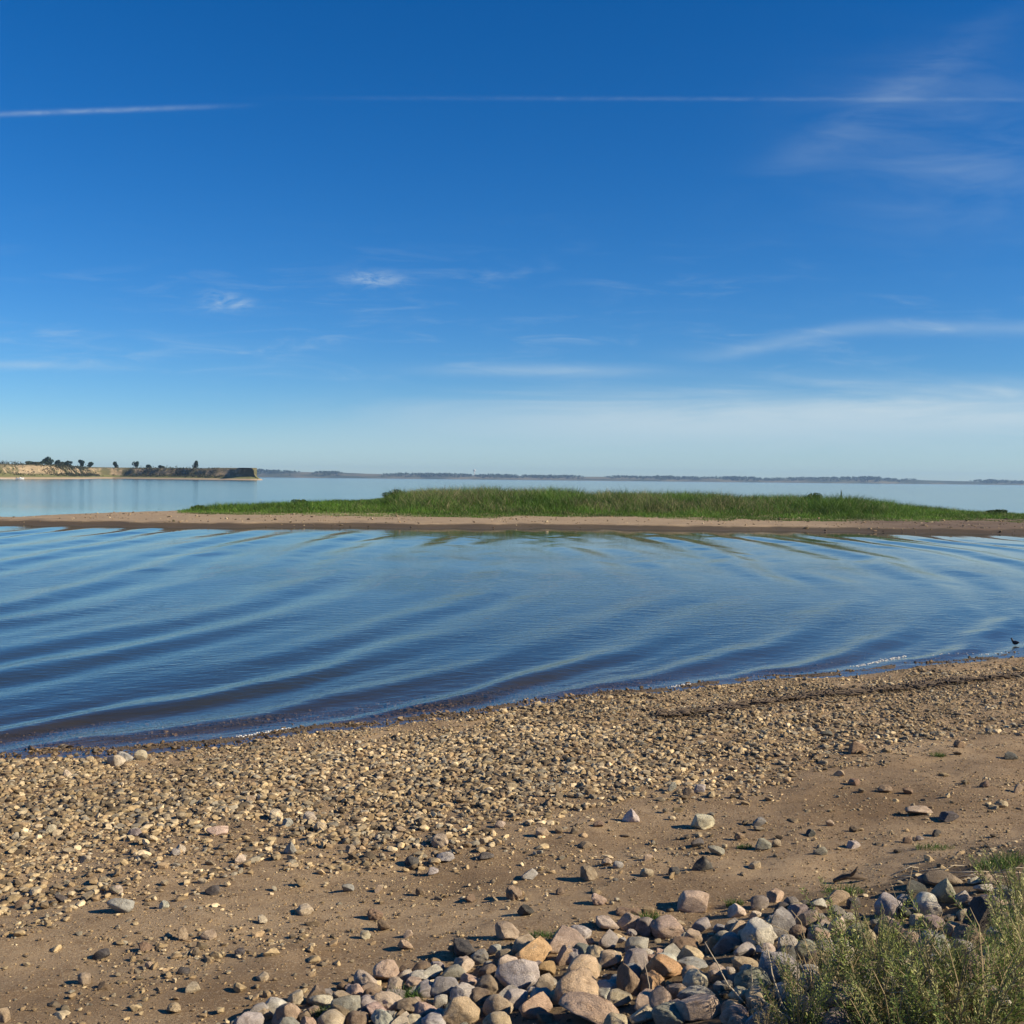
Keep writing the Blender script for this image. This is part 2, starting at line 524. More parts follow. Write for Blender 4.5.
# ------------------------------------------------------------------ blades
def blades(P, h, w, lean, cols, segs=2, az=None):
    """tapered bent blades; P (n,3), returns V, faces, tot, vcols"""
    n = len(P)
    az = rng.uniform(0, 2 * PI, n) if az is None else az
    ld = rng.uniform(0, 2 * PI, n)
    wd = np.stack([np.cos(az), np.sin(az), np.zeros(n)], 1)
    le = np.stack([np.cos(ld), np.sin(ld), np.zeros(n)], 1)
    rows = []
    for k in range(segs + 1):
        t = k / segs
        c = P + np.array([0, 0, 1.0]) * (h * (t - 0.18 * lean * t * t))[:, None] + le * (h * lean * t * t)[:, None]
        if k < segs:
            ww = (w * (1 - 0.55 * t))[:, None] * 0.5
            rows.append(c - wd * ww); rows.append(c + wd * ww)
        else:
            rows.append(c)
    m = len(rows)
    V = np.stack(rows, 1).reshape(-1, 3)
    base = (np.arange(n) * m)[:, None]
    fl, tot = [], []
    quads = []
    for k in range(segs - 1):
        quads.append(base + np.array([[2 * k, 2 * k + 1, 2 * k + 3, 2 * k + 2]]))
    tri = base + np.array([[2 * segs - 2, 2 * segs - 1, 2 * segs]])
    F_ = np.concatenate([q.ravel() for q in quads] + [tri.ravel()])
    T_ = np.concatenate([np.full(n * len(quads), 4), np.full(n, 3)])
    return V, F_, T_, np.repeat(cols, m, 0)


def pick(pal, n, jitter=0.12):
    pal = np.array(pal)
    c = pal[rng.integers(0, len(pal), n)]
    return c * (1 + rng.normal(0, jitter, (n, 1))).clip(0.5, 1.6)


# vegetation top profile of the sandbar, from distance
_pp = np.array([(165, 510), (178, 505), (195, 502), (300, 500), (360, 499), (385, 497), (395, 490), (450, 487), (560, 488), (650, 491), (760, 494), (850, 496), (900, 501), (930, 505), (970, 509), (1015, 512), (1060, 514)], float)


def veg_h(x, y):
    px, _, d = project(x, y, np.zeros_like(x) + 1.0)
    top = np.interp(px, _pp[:, 0], _pp[:, 1])
    hor = 479.2 + RO * (px - 512)
    z = H - (top - hor) * y / F
    return z - bar_z(x, y)


def veg_mask(x, y):
    px, _, _ = project(x, y, np.zeros_like(x))
    f = bar_front(x) + 9.3 + 2.2 * np.sin(x * 0.23) + 1.2 * np.sin(x * 0.71 + 1) + np.where(x < -20, (-20 - x) * 0.3, 0)
    return (y > f) & (y < bar_back(x) - 2.5) & (px > 170 + 16 * fbm(x * 1.1, y * 1.3, 3)) & (px < 1075 - 40 * fbm(x * 1.1 + 4, y * 1.3, 3)) & (fbm(x * 1.2 + 7, y * 0.9, 3) > 0.42 - 0.5 * sm(0, 3.5, y - f))


n = 380000
X = rng.uniform(-40, 60, n); Y = rng.uniform(84, 130, n)
# favour the parts facing the viewer and the ridge
ok = veg_mask(X, Y); X = X[ok]; Y = Y[ok]
hv = veg_h(X, Y)
fr_ = sm(bar_front(X) + 11, bar_front(X) + 24, Y)
hh = np.clip((0.10 + 0.90 * fr_ ** 1.7) * hv, 0.14, 1.8) * (0.45 + 0.6 * rng.random(len(X)) ** 1.5) * np.clip(-0.25 + 1.1 * fbm(X * 0.9, Y * 0.9, 4) + 1.45 * fbm(X * 0.36 + 5, Y * 0.36, 3), 0.3, 1.5)
tp = sm(.30, .55, fbm(X * 0.18 + 4, Y * 0.3, 3)) * sm(91, 98, Y) * sm(-16, -10, X) * (1 - 0.75 * sm(14, 30, X))
tall = rng.random(len(X)) < np.maximum(tp * 0.65, 0.02)
g1 = pick([(0.075, 0.17, 0.018), (0.10, 0.20, 0.022), (0.055, 0.13, 0.014), (0.13, 0.20, 0.035)], len(X))
g2 = pick([(0.20, 0.19, 0.085), (0.26, 0.22, 0.12), (0.14, 0.16, 0.06), (0.32, 0.27, 0.16)], len(X))
patchy = fbm(X * 0.25, Y * 0.35, 3)[:, None]
g1 = g1 * (0.20 + 1.35 * patchy) * (0.7 + 0.6 * fbm(X * 1.1, Y * 1.1, 2))[:, None]
cols = np.where(tall[:, None], g2, g1)
Z = bar_z(X, Y) - 0.03
V, F_, T_, VC = blades(np.stack([X, Y, Z], 1), hh, rng.uniform(0.02, 0.05, len(X)), rng.uniform(0.25, 1.1, len(X)), cols)
me = np_mesh('sandbar_grass', V, F_, T_, False, VC)
kind(link_mesh('grass', me, m_grass), 'stuff')


# ------------------------------------------------------------------ leafy bushes (distance)
def clump_cloud(n, rx, ry, rz, size, pal, zc, lobes=7, seed=0):
    """leaf-sized quads around several lobes -> V,F,T,cols"""
    r = np.random.default_rng(seed)
    lc = r.uniform(-0.55, 0.55, (lobes, 3)) * np.array([rx, ry, rz]); lc[:, 2] += zc
    lr = r.uniform(0.35, 0.62, lobes)
    li = r.integers(0, lobes, n)
    dirs = r.normal(0, 1, (n, 3)); dirs /= np.linalg.norm(dirs, axis=1)[:, None]
    rad = r.uniform(0.45, 1.0, n) ** 0.6
    c = lc[li] + dirs * (lr[li] * rad)[:, None] * np.array([rx, ry, rz])
    c[:, 2] = np.maximum(c[:, 2], 0.02)
    a = r.normal(0, 1, (n, 3)); a /= np.linalg.norm(a, axis=1)[:, None]
    b_ = np.cross(a, r.normal(0, 1, (n, 3))); b_ /= np.linalg.norm(b_, axis=1)[:, None]
    s = size * r.uniform(0.6, 1.4, n)[:, None]
    V = np.stack([c - a * s, c + b_ * s * 0.45, c + a * s, c - b_ * s * 0.45], 1).reshape(-1, 3)
    F_ = np.arange(4 * n); T_ = np.full(n, 4)
    pal = np.array(pal); cc = pal[r.integers(0, len(pal), n)] * r.uniform(0.7, 1.3, (n, 1))
    return V, F_, T_, np.repeat(cc, 4, 0)


def tube(bm, pts, radii, sides=5):
    rings = []
    for i, p in enumerate(pts):
        p = Vector(p)
        d = (Vector(pts[min(i + 1, len(pts) - 1)]) - Vector(pts[max(i - 1, 0)]))
        d = d.normalized() if d.length > 1e-9 else Vector((0, 0, 1))
        a = d.orthogonal().normalized(); b_ = d.cross(a)
        rings.append([bm.verts.new(p + (a * math.cos(2 * PI * k / sides) + b_ * math.sin(2 * PI * k / sides)) * radii[i]) for k in range(sides)])
    for r1_, r2_ in zip(rings, rings[1:]):
        for k in range(sides):
            bm.faces.new((r1_[k], r1_[(k + 1) % sides], r2_[(k + 1) % sides], r2_[k]))
    bm.faces.new(rings[0][::-1]); bm.faces.new(rings[-1])


def bm_obj(name, bm, mat, parent=None, smooth=True):
    bmesh.ops.recalc_face_normals(bm, faces=bm.faces)
    me = bpy.data.meshes.new(name); bm.to_mesh(me); bm.free()
    if smooth:
        me.polygons.foreach_set('use_smooth', np.full(len(me.polygons), True))
    return link_mesh(name, me, mat, parent)


def woody(name, label, cat, loc, h, wx, wy, pal, nleaf, size, trunk_h, group, seed, lobes=7, part='crown', stempart='trunk'):
    t = thing(name, label, cat, loc, 0, group)
    r = random.Random(seed)
    bm = bmesh.new()
    top = trunk_h + (h - trunk_h) * 0.55
    tr_ = max(0.018 * h, 0.02)
    tube(bm, [(0, 0, -0.05 * h), (r.uniform(-.02, .02) * h, 0, trunk_h * 0.6), (r.uniform(-.04, .04) * h, 0, top)], [tr_ * 1.3, tr_, tr_ * 0.4])
    for k in range(5):
        a_ = r.uniform(0, 2 * PI); z0 = trunk_h * r.uniform(0.6, 1.1)
        tube(bm, [(0, 0, z0), (math.cos(a_) * wx * .25, math.sin(a_) * wy * .25, z0 + (h - z0) * .35), (math.cos(a_) * wx * .42, math.sin(a_) * wy * .42, z0 + (h - z0) * .7)], [tr_ * .6, tr_ * .4, tr_ * .15], 4)
    bm_obj(stempart, bm, m_bark, t)
    V, F_, T_, VC = clump_cloud(nleaf, wx / 2, wy / 2, (h - trunk_h) / 2, size, pal, trunk_h + (h - trunk_h) * 0.5, lobes, seed)
    link_mesh(part, np_mesh(part, V, F_, T_, False, VC), m_leaf, t)
    return t


def on_bar(px, Y):
    for _ in range(3):
        x = (px - 512) / F * Y
    return (x, Y, float(bar_z(np.array(x), np.array(Y))) - 0.05)


DG = [(0.03, 0.06, 0.015), (0.045, 0.085, 0.02), (0.025, 0.045, 0.014)]
MG = [(0.06, 0.11, 0.025), (0.085, 0.13, 0.035), (0.045, 0.08, 0.02)]
TG = [(0.15, 0.15, 0.06), (0.11, 0.125, 0.045), (0.20, 0.17, 0.09)]
for i, (px, Y, h, w, pal, lab) in enumerate((
        (392, 112, 1.25, 2.4, DG, 'dark rounded bush at the abrupt left end of the tall tan reeds on the sandbar'),
        (812, 113, 1.5, 2.2, MG, 'mid green bush just left of the tall thin weed on the sandbar'),
        (996, 101, 0.62, 2.4, DG, 'low dark clump alone at the far right tip of the sandbar grass'),
        (200, 96, 0.6, 1.8, MG, 'low green bush at the left tip of the sandbar grass'),
        (300, 106, 0.9, 1.8, MG, 'small green bush rising from the low grass on the left of the sandbar'))):
    woody('bush', lab, 'bush', on_bar(px, Y), h * (1.0 if px in (392, 996) else 0.85), w, w * 0.8, pal, 1300, 0.09, 0.03, 'bushes on the sandbar', 100 + i, 9, 'foliage', 'stem')

# tall weed on the sandbar
t = thing('tall_weed', 'tall thin green weed standing alone above the sandbar grass, mirrored in the water', 'plant', on_bar(841, 106))
bm = bmesh.new(); tube(bm, [(0, 0, 0), (0.03, 0, 0.9), (0.0, 0.02, 1.75)], [0.022, 0.016, 0.006]); bm_obj('stem', bm, m_stem, t)
n = 260
zz = rng.uniform(0.2, 1.7, n); aa = rng.uniform(0, 2 * PI, n)
c = np.stack([np.cos(aa) * 0.05, np.sin(aa) * 0.05, zz], 1)
V, F_, T_, VC = blades(c, rng.uniform(0.10, 0.26, n) * (1.25 - zz * .45), np.full(n, 0.03), np.full(n, 0.9), pick(MG, n))
link_mesh('foliage', np_mesh('foliage', V, F_, T_, False, VC), m_leaf, t)

# ------------------------------------------------------------------ headland
cp = np.array([(-130, 600), (-40, 740), (0, 800), (50, 860), (88, 920), (99, 1060), (112, 1125), (130, 1105), (165, 1082), (200, 1064), (231, 1053), (250, 1050), (260.5, 1051), (262, 1070), (262.5, 1120)], float)
cx = (cp[:, 0] - 512) / F * cp[:, 1]; cy = cp[:, 1]
seg = np.concatenate([[0], np.cumsum(np.hypot(np.diff(cx), np.diff(cy)))])
tt = np.linspace(0, seg[-1], 420)
px_ = np.interp(tt, seg, cx); py_ = np.interp(tt, seg, cy)
for _ in range(4):
    px_[1:-1] = (px_[:-2] + px_[1:-1] * 2 + px_[2:]) / 4; py_[1:-1] = (py_[:-2] + py_[1:-1] * 2 + py_[2:]) / 4
tx = np.gradient(px_); ty = np.gradient(py_); ln = np.hypot(tx, ty); tx /= ln; ty /= ln
nxx, nyy = -ty, tx
wig = (fbm(tt * 0.02, tt * 0 + 3, 4) - .5) * 16
offs = np.array([-3, 0, 3, 9, 15, 18, 19.5, 21, 23, 26, 34, 60])
zpr = np.array([-2, 0.0, 0.8, 1.8, 3.0, 4.2, 6.4, 8.6, 10.2, 10.9, 11.1, 11.3])
rows = []
for k, (of, zp) in enumerate(zip(offs, zpr)):
    o2 = of + wig * (0.3 + 0.7 * sm(5, 22, of)) + (fbm(tt * 0.09, tt * 0 + k * 0.7, 3) - .5) * 4 * (zp > 1)
    o2 = np.where(o2 > 0, o2 * (1 - 0.62 * sm(0.84, 0.90, tt / tt[-1])), o2)
    z = zp + (fbm(tt * 0.03 + 7, tt * 0 + k * .3, 3) - .5) * 1.2 * (zp > 3)
    z = np.where(zp > 0, z * (0.93 + 0.1 * sm(0, 300, tt)), z)
    rows.append(np.stack([px_ + nxx * o2, py_ + nyy * o2, z], 1))
R_ = np.stack(rows, 0); nr, nc = R_.shape[:2]
ii = np.arange(nc - 1)[None, :] + (np.arange(nr - 1) * nc)[:, None]
q = np.stack([ii, ii + 1, ii + 1 + nc, ii + nc], -1).reshape(-1, 4)
kind(link_mesh('headland', np_mesh('headland', R_.reshape(-1, 3), q.ravel(), np.full(len(q), 4)), m_head), 'structure')


def on_head(px, off):
    # first coast sample whose offset point projects to px
    xs_ = px_ + nxx * off; y_ = py_ + nyy * off
    pp = 512 + F * xs_ / y_
    i = int(np.argmin(np.abs(pp - px)))
    zt = float(np.interp(off, offs, zpr))
    return (float(xs_[i]), float(y_[i]), zt - 0.4)


TD = [(0.020, 0.042, 0.018), (0.03, 0.055, 0.022), (0.015, 0.03, 0.014)]
for i, (px, off, h, w, lab) in enumerate((
        (31, 40, 2.6, 8.0, 'low dark spreading tree at the left end of the clump on the pale bluff'),
        (38, 42, 3.0, 7.5, 'low dark tree second from the left in the clump on the pale bluff'),
        (46, 40, 5.6, 4.8, 'tall square-topped dark tree in the clump on the pale bluff'),
        (50, 46, 5.4, 4.0, 'tall dark tree touching the square-topped tree on the pale bluff'),
        (58, 40, 5.2, 3.6, 'upright dark tree in the middle of the bluff tree clump'),
        (63, 40, 4.4, 4.6, 'round dark tree on the right shoulder of the bluff tree clump'),
        (68, 30, 4.6, 4.4, 'dark tree lower on the slope at the right end of the bluff tree clump'),
        (87, 36, 6.0, 4.4, 'lone tall dark tree with a bare trunk between two pale bluff faces'),
        (97, 26, 4.4, 5.0, 'dark bushy tree left of the shaded bluff below the skyline'),
        (105, 34, 4.6, 3.6, 'small round tree on a thin trunk over the shaded bluff'),
        (130, 32, 6.4, 5.6, 'large dark tree near the start of the long shaded bluff'),
        (148, 36, 2.8, 4.0, 'low small tree beside the large dark tree on the long shaded bluff'),
        (161, 36, 2.2, 4.5, 'very low bush-like tree on the long shaded bluff top'),
        (196, 34, 6.0, 4.4, 'lone dark tree on the skyline of the long shaded bluff'))):
    h *= 1.45; w *= 2.0 if px < 70 else 1.6
    woody('tree', lab, 'tree', on_head(px, off), h, w, w * 0.9, TD, 800, 0.60, h * 0.06, 'trees on the headland bluff', 300 + i, 6)

# dark scrub hanging on the bluff
n = 5200
ki = rng.integers(60, 400, n)
sh_ = fbm(tt[ki] * 0.025 + 3, tt[ki] * 0, 3)
pxs = 512 + F * px_[ki] / py_[ki]
keep = (rng.random(n) < np.where(pxs < 68, 0.22, np.where(pxs < 95, 0.6, 0.95))) & (sh_ > np.where(pxs < 70, 0.47, 0.33)) & (pxs < 260) & ((pxs < 230) | (pxs > 243))
ki = ki[keep]; of = rng.uniform(10, 25, len(ki))
zc = np.interp(of, offs, zpr)
cc = np.stack([px_[ki] + nxx[ki] * (of + wig[ki] * .8), py_[ki] + nyy[ki] * (of + wig[ki] * .8), zc], 1)
n2 = 700
kt = rng.integers(60, 330, n2); pt = 512 + F * px_[kt] / py_[kt]
kt = kt[((pt > 27) & (pt < 74)) | ((pt > 92) & (pt < 175) & (rng.random(n2) < 0.22))]
ot = rng.uniform(24, 46, len(kt))
cc = np.concatenate([cc, np.stack([px_[kt] + nxx[kt] * ot, py_[kt] + nyy[kt] * ot, 11.0 + rng.uniform(-0.3, 1.6, len(kt))], 1)])
rep = 9
cc = np.repeat(cc, rep, 0) + rng.normal(0, 0.75, (len(cc) * rep, 3))
a_ = rng.normal(0, 1, (len(cc), 3)); a_ /= np.linalg.norm(a_, axis=1)[:, None]
b_ = np.cross(a_, rng.normal(0, 1, (len(cc), 3))); b_ /= np.linalg.norm(b_, axis=1)[:, None]
s = rng.uniform(0.3, 0.7, (len(cc), 1))
V = np.stack([cc - a_ * s, cc + b_ * s * .6, cc + a_ * s, cc - b_ * s * .6], 1).reshape(-1, 3)
VC = np.repeat(pick([(0.03, 0.045, 0.016), (0.05, 0.055, 0.022), (0.02, 0.032, 0.014), (0.06, 0.05, 0.03)], len(cc)), 4, 0)
kind(link_mesh('scrub', np_mesh('scrub', V, np.arange(len(V)), np.full(len(cc), 4), False, VC), m_leaf), 'stuff')

# ------------------------------------------------------------------ far shore
fx = np.linspace(-4300, 4300, 900)
fpx = 512 + F * fx / 6000
ht = 15 + 16 * fbm(fx * 0.0016 + 2, fx * 0, 4) + np.interp(fpx, [200, 300, 400, 620, 700, 800, 1024], [10, 6, 2, 2, 4, 1, -2])
ht = np.maximum(ht, 6)
rows = [np.stack([fx, np.full_like(fx, yy_) + (fbm(fx * 0.003, fx * 0 + 1) - .5) * 220, ht * zf], 1) for yy_, zf in ((5960, -0.1), (6000, 0.12), (6060, 0.55), (6160, 0.9), (6400, 1.0), (6800, 0.8))]
R_ = np.stack(rows, 0); nr, nc = R_.shape[:2]
ii = np.arange(nc - 1)[None, :] + (np.arange(nr - 1) * nc)[:, None]
q = np.stack([ii, ii + 1, ii + 1 + nc, ii + nc], -1).reshape(-1, 4)
kind(link_mesh('far_shore', np_mesh('far_shore', R_.reshape(-1, 3), q.ravel(), np.full(len(q), 4)), m_far), 'structure')
n = 3000
tx_ = rng.uniform(-3600, 3600, n)
den = fbm(tx_ * 0.004 + 11, tx_ * 0, 4)
keep = den > 0.35
tx_ = tx_[keep]; den = den[keep]
rowsel = rng.uniform(0, 1, len(tx_))
ty_ = 6030 + rowsel * 250 + (fbm(tx_ * 0.003, tx_ * 0 + 1) - .5) * 220
tz_ = np.interp(tx_, fx, ht) * np.interp(rowsel, [0, .15, .5, 1], [.3, .6, .9, .97])
hh = rng.uniform(4, 9, len(tx_)) + (den - .4) * 18
rep = 14
dirs = rng.normal(0, 1, (len(tx_) * rep, 3)); dirs /= np.linalg.norm(dirs, axis=1)[:, None]
hr = np.repeat(hh, rep)
cc = np.stack([np.repeat(tx_, rep), np.repeat(ty_, rep), np.repeat(tz_ + hh * 0.5, rep)], 1) + dirs * np.stack([hr * .7, hr * .7, hr * .5], 1)
a_ = rng.normal(0, 1, (len(cc), 3)); a_ /= np.linalg.norm(a_, axis=1)[:, None]
b_ = np.cross(a_, rng.normal(0, 1, (len(cc), 3))); b_ /= np.linalg.norm(b_, axis=1)[:, None]
s = (hr * 0.3)[:, None]
V = np.stack([cc - a_ * s, cc + b_ * s, cc + a_ * s, cc - b_ * s], 1).reshape(-1, 3)
kind(link_mesh('treeline', np_mesh('treeline', V, np.arange(len(V)), np.full(len(cc), 4), False), m_fartree), 'stuff')

# tower on the far shore
tx0 = (474 - 512) / F * 6200
tz0 = float(np.interp(tx0, fx, ht)) * 0.9
t = thing('water_tower', 'tiny pale water tower rising above the trees of the distant shore', 'tower', (tx0, 6200, tz0))
bm = bmesh.new(); tube(bm, [(0, 0, -2), (0, 0, 12), (0, 0, 24)], [3.2, 2.4, 3.0], 10); bm_obj('column', bm, m_conc, t)
bm = bmesh.new(); tube(bm, [(0, 0, 24), (0, 0, 26), (0, 0, 31), (0, 0, 34), (0, 0, 35)], [3, 6.5, 7.2, 5, 1], 14); bm_obj('tank', bm, m_conc, t)

# ------------------------------------------------------------------ motor boat
bx0, by0 = (20 - 512) / F * 742, 742
t = thing('motorboat', 'small white motorboat running along the foot of the pale bluff', 'boat', (bx0, by0, 0.0), math.radians(4))
bm = bmesh.new()
secs = []
for xx, wd_, sh, kl in ((-2.4, 0.95, 0.75, -0.2), (-1.0, 1.05, 0.78, -0.25), (0.6, 1.0, 0.86, -0.22), (1.8, 0.62, 0.98, -0.05), (2.6, 0.05, 1.1, 0.55)):
    secs.append([bm.verts.new(p) for p in ((xx, -wd_, sh), (xx, -wd_ * .85, 0.15 + max(kl, 0)), (xx, 0, kl), (xx, wd_ * .85, 0.15 + max(kl, 0)), (xx, wd_, sh), (xx, 0, sh - 0.12))])
for a1, a2 in zip(secs, secs[1:]):
    for k in range(6):
        bm.faces.new((a1[k], a1[(k + 1) % 6], a2[(k + 1) % 6], a2[k]))
bm.faces.new(secs[0]); bm.faces.new(secs[-1][::-1])
bm_obj('hull', bm, m_white, t, False)
bm = bmesh.new()
bmesh.ops.create_cube(bm, size=1, matrix=Matrix.Translation((0.2, 0, 1.05)) @ Matrix.Diagonal((1.1, 1.3, 0.6, 1)))
for v in bm.verts:
    if v.co.z > 1.2: v.co.x = 0.2 + (v.co.x - 0.2) * 0.7; v.co.y *= 0.85
bmesh.ops.bevel(bm, geom=bm.edges[:], offset=0.06, segments=2, affect='EDGES')
bm_obj('console', bm, m_white, t)
bm = bmesh.new()
vs = [bm.verts.new(p) for p in ((0.85, -.55, 1.3), (0.85, .55, 1.3), (0.45, .48, 1.9), (0.45, -.48, 1.9), (0.8, -.55, 1.3), (0.8, .55, 1.3), (0.40, .48, 1.9), (0.40, -.48, 1.9))]
for f_ in ((0, 1, 2, 3), (7, 6, 5, 4), (0, 4, 5, 1), (1, 5, 6, 2), (2, 6, 7, 3), (3, 7, 4, 0)): bm.faces.new([vs[k] for k in f_])
bm_obj('windscreen', bm, m_darkglass, t, False)
bm = bmesh.new(); tube(bm, [(-2.55, 0, -0.3), (-2.6, 0, 0.5), (-2.6, 0, 0.7), (-2.55, 0, 1.15), (-2.5, 0, 1.3)], [0.07, 0.1, 0.26, 0.28, 0.12], 8); bm_obj('outboard_motor', bm, m_motor, t)
# wake
wv = []
n = 420
wx_ = bx0 - 2.5 - rng.random(n) ** 1.2 * 16
wy_ = by0 + rng.normal(0, 1, n) * (0.4 + (bx0 - wx_) * 0.05)
bm = bmesh.new()
for x_, y_ in zip(wx_, wy_):
    r_ = random.uniform(0.12, 0.34)
    bmesh.ops.create_icosphere(bm, subdivisions=1, radius=r_, matrix=Matrix.Translation((x_, y_, 0.03)) @ Matrix.Diagonal((1.6, 1, 0.6, 1)))
kind(bm_obj('foam', bm, m_foam), 'stuff')

# ------------------------------------------------------------------ stones
def stone_template(seed, sub=4, cuts=4, rough=0.10):
    r = random.Random(seed)
    bm = bmesh.new(); bmesh.ops.create_icosphere(bm, subdivisions=sub, radius=1.0)
    off = Vector((r.uniform(-50, 50), r.uniform(-50, 50), r.uniform(-50, 50)))
    pl = []
    for _ in range(cuts):
        nn_ = Vector((r.gauss(0, 1), r.gauss(0, 1), r.gauss(0, 0.8))).normalized()
        pl.append((nn_, r.uniform(0.42, 0.8)))
    for v in bm.verts:
        c = v.co.copy()
        c *= 1 + 0.34 * mnoise.noise(c * 0.9 + off) + 0.8 * rough * mnoise.noise(c * 2.6 + off)
        for nn_, h_ in pl:
            e_ = c.dot(nn_) - h_
            if e_ > 0: c -= nn_ * e_ * 0.90
        c *= 1 + rough * 0.25 * mnoise.noise(c * 6 + off)
        v.co = c
    lo = Vector([min(v.co[i] for v in bm.verts) for i in range(3)]); hi = Vector([max(v.co[i] for v in bm.verts) for i in range(3)])
    for v in bm.verts:
        for i in range(3): v.co[i] = (v.co[i] - (lo[i] + hi[i]) / 2) / (hi[i] - lo[i])     # unit box
    return bm


STONES = []
for k in range(18):
    bm = stone_template(k + 5, 4, [3, 5, 8, 10, 12, 6][k % 6], [0.08, 0.16, 0.24][k % 3])
    me = bpy.data.meshes.new('cobble_shape'); bm.to_mesh(me); bm.free()
    me.polygons.foreach_set('use_smooth', np.full(len(me.polygons), True)); me.materials.append(m_stone)
    STONES.append(me)

bm = stone_template(61, 4, 7, 0.16)
for v in bm.verts:
    f_ = 1.25 - 1.05 * (v.co.z + 0.5); v.co.x *= f_; v.co.y *= f_
me = bpy.data.meshes.new('pointed_stone_shape'); bm.to_mesh(me); bm.free()
me.polygons.foreach_set('use_smooth', np.full(len(me.polygons), True)); me.materials.append(m_stone)
STONES.append(me); POINTED = len(STONES) - 1

PAL = {'grey': (.42, .405, .38), 'pale grey': (.60, .57, .52), 'dark grey': (.14, .135, .13), 'tan': (.57, .46, .335), 'cream': (.68, .60, .47),
       'orange': (.55, .375, .21), 'pink': (.57, .44, .355), 'brown': (.33, .25, .18), 'greenish grey': (.40, .395, .32), 'purplish grey': (.36, .31, .29)}
PLACED = []   # x,y,r,px,py,w_px


def put_stone(px, py, w, h, colour, name='cobble', shape=None, rz=None, sink=0.30, tilt=0.25, xyz=None, asp=None):
    x, y, g = hit(px, py + 0.30 * h) if xyz is None else xyz
    _, _, d = project(x, y, g); d = float(d)
    wm = w * d / F
    hm = h * d / F * 1.08
    k = random.randrange(len(STONES) - 1) if shape is None else shape
    o = bpy.data.objects.new(name, STONES[k]); C.objects.link(o)
    dm = wm * (random.uniform(0.62, 0.95) if asp is None else asp)
    o.scale = (wm, dm, hm)
    o.rotation_euler = (random.uniform(-tilt, tilt), random.uniform(-tilt, tilt), random.uniform(-0.5, 0.5) if rz is None else rz)
    o.location = (x, y + dm * 0.25, g + hm * (0.5 - sink))
    c = PAL[colour]; j = random.uniform(0.85, 1.15)
    o.color = (*[min(1, q * j * random.uniform(0.95, 1.05)) for q in c], 1)
    PLACED.append((x, y + dm * 0.25, wm * 0.5, px, py, w, colour, h, o))
    return o


# ---- rock pile, named landmarks: (px, py, w, h, colour, label, short)
LAND = [
    (519, 980, 50, 36, 'pale grey', 'big smooth pale grey boulder in the middle of the rock pile', 'the big pale grey boulder'),
    (464, 953, 38, 23, 'dark grey', 'dark grey oval boulder at the upper edge of the rock pile on sand', 'the dark oval boulder'),
    (295, 999, 18, 18, 'cream', 'bright cream round rock at the thin left end of the rock pile', 'the bright cream round rock'),
    (533, 955, 44, 24, 'orange', 'long orange-tan rock lying behind the big pale grey boulder', 'the long orange-tan rock'),
    (564, 945, 50, 17, 'pink', 'flat pinkish slab with a straight top at the upper edge of the rock pile', 'the flat pinkish slab'),
    (580, 993, 54, 40, 'tan', 'big upright tan-brown boulder near the bottom edge beside the pale grey one', 'the big tan-brown boulder'),
    (629, 984, 27, 40, 'brown', 'tall narrow brown rock standing on end in the rock pile', 'the tall narrow brown rock'),
    (664, 973, 42, 32, 'orange', 'large rounded orange rock in the middle of the pile', 'the large rounded orange rock'),
    (760, 939, 38, 30, 'pale grey', 'angular speckled pale grey boulder at the upper edge of the pile', 'the speckled grey boulder'),
    (782, 926, 32, 30, 'grey', 'blocky blue-grey boulder beside the speckled one at the weeds', 'the blocky blue-grey boulder'),
    (694, 905, 38, 22, 'tan', 'lone rounded tan boulder on the sand just above the rock pile', 'the lone tan boulder'),
    (947, 894, 34, 30, 'greenish grey', 'pointed triangular grey boulder at the top of the rocks behind the weeds', 'the pointed grey boulder'),
    (989, 921, 46, 40, 'dark grey', 'large rough dark grey boulder among the weeds near the right edge', 'the rough dark boulder'),
    (698, 1010, 58, 28, 'tan', 'broad flat-topped tan boulder low in the pile near the bottom edge', 'the broad tan boulder'),
    (668, 932, 42, 19, 'pink', 'long pinkish slab tilted at the upper edge of the pile', 'the long pinkish slab'),
    (444, 990, 34, 22, 'grey', 'lumpy grey boulder left of the big pale grey boulder', 'the lumpy grey boulder'),
    (607, 926, 34, 16, 'cream', 'pale cream flat rock topping the rear edge of the pile', 'the pale cream flat rock'),
    (386, 975, 30, 24, 'tan', 'two-tone tan boulder at the rear edge of the left part of the pile', 'the two-tone tan boulder'),
    (780, 975, 52, 32, 'grey', 'large shaded grey boulder half hidden by the weeds', 'the large shaded grey boulder'),
    (346, 1008, 34, 22, 'greenish grey', 'broad greenish grey boulder in the thin left part of the pile', 'the broad greenish boulder'),
]
LM = []
def shape_for(lab):
    if 'triang' in lab or 'pyramid' in lab or 'pointed' in lab or 'wedge' in lab: return POINTED
    return None


for px, py, w, h, c, lab, short in LAND:
    o = put_stone(px, py, w * 0.92, h * 0.95, c, 'boulder', sink=0.22, tilt=0.08, shape=shape_for(lab))
    tag(o, lab, 'boulder', 'boulders of the shore rock pile')
    LM.append((px, py, short))

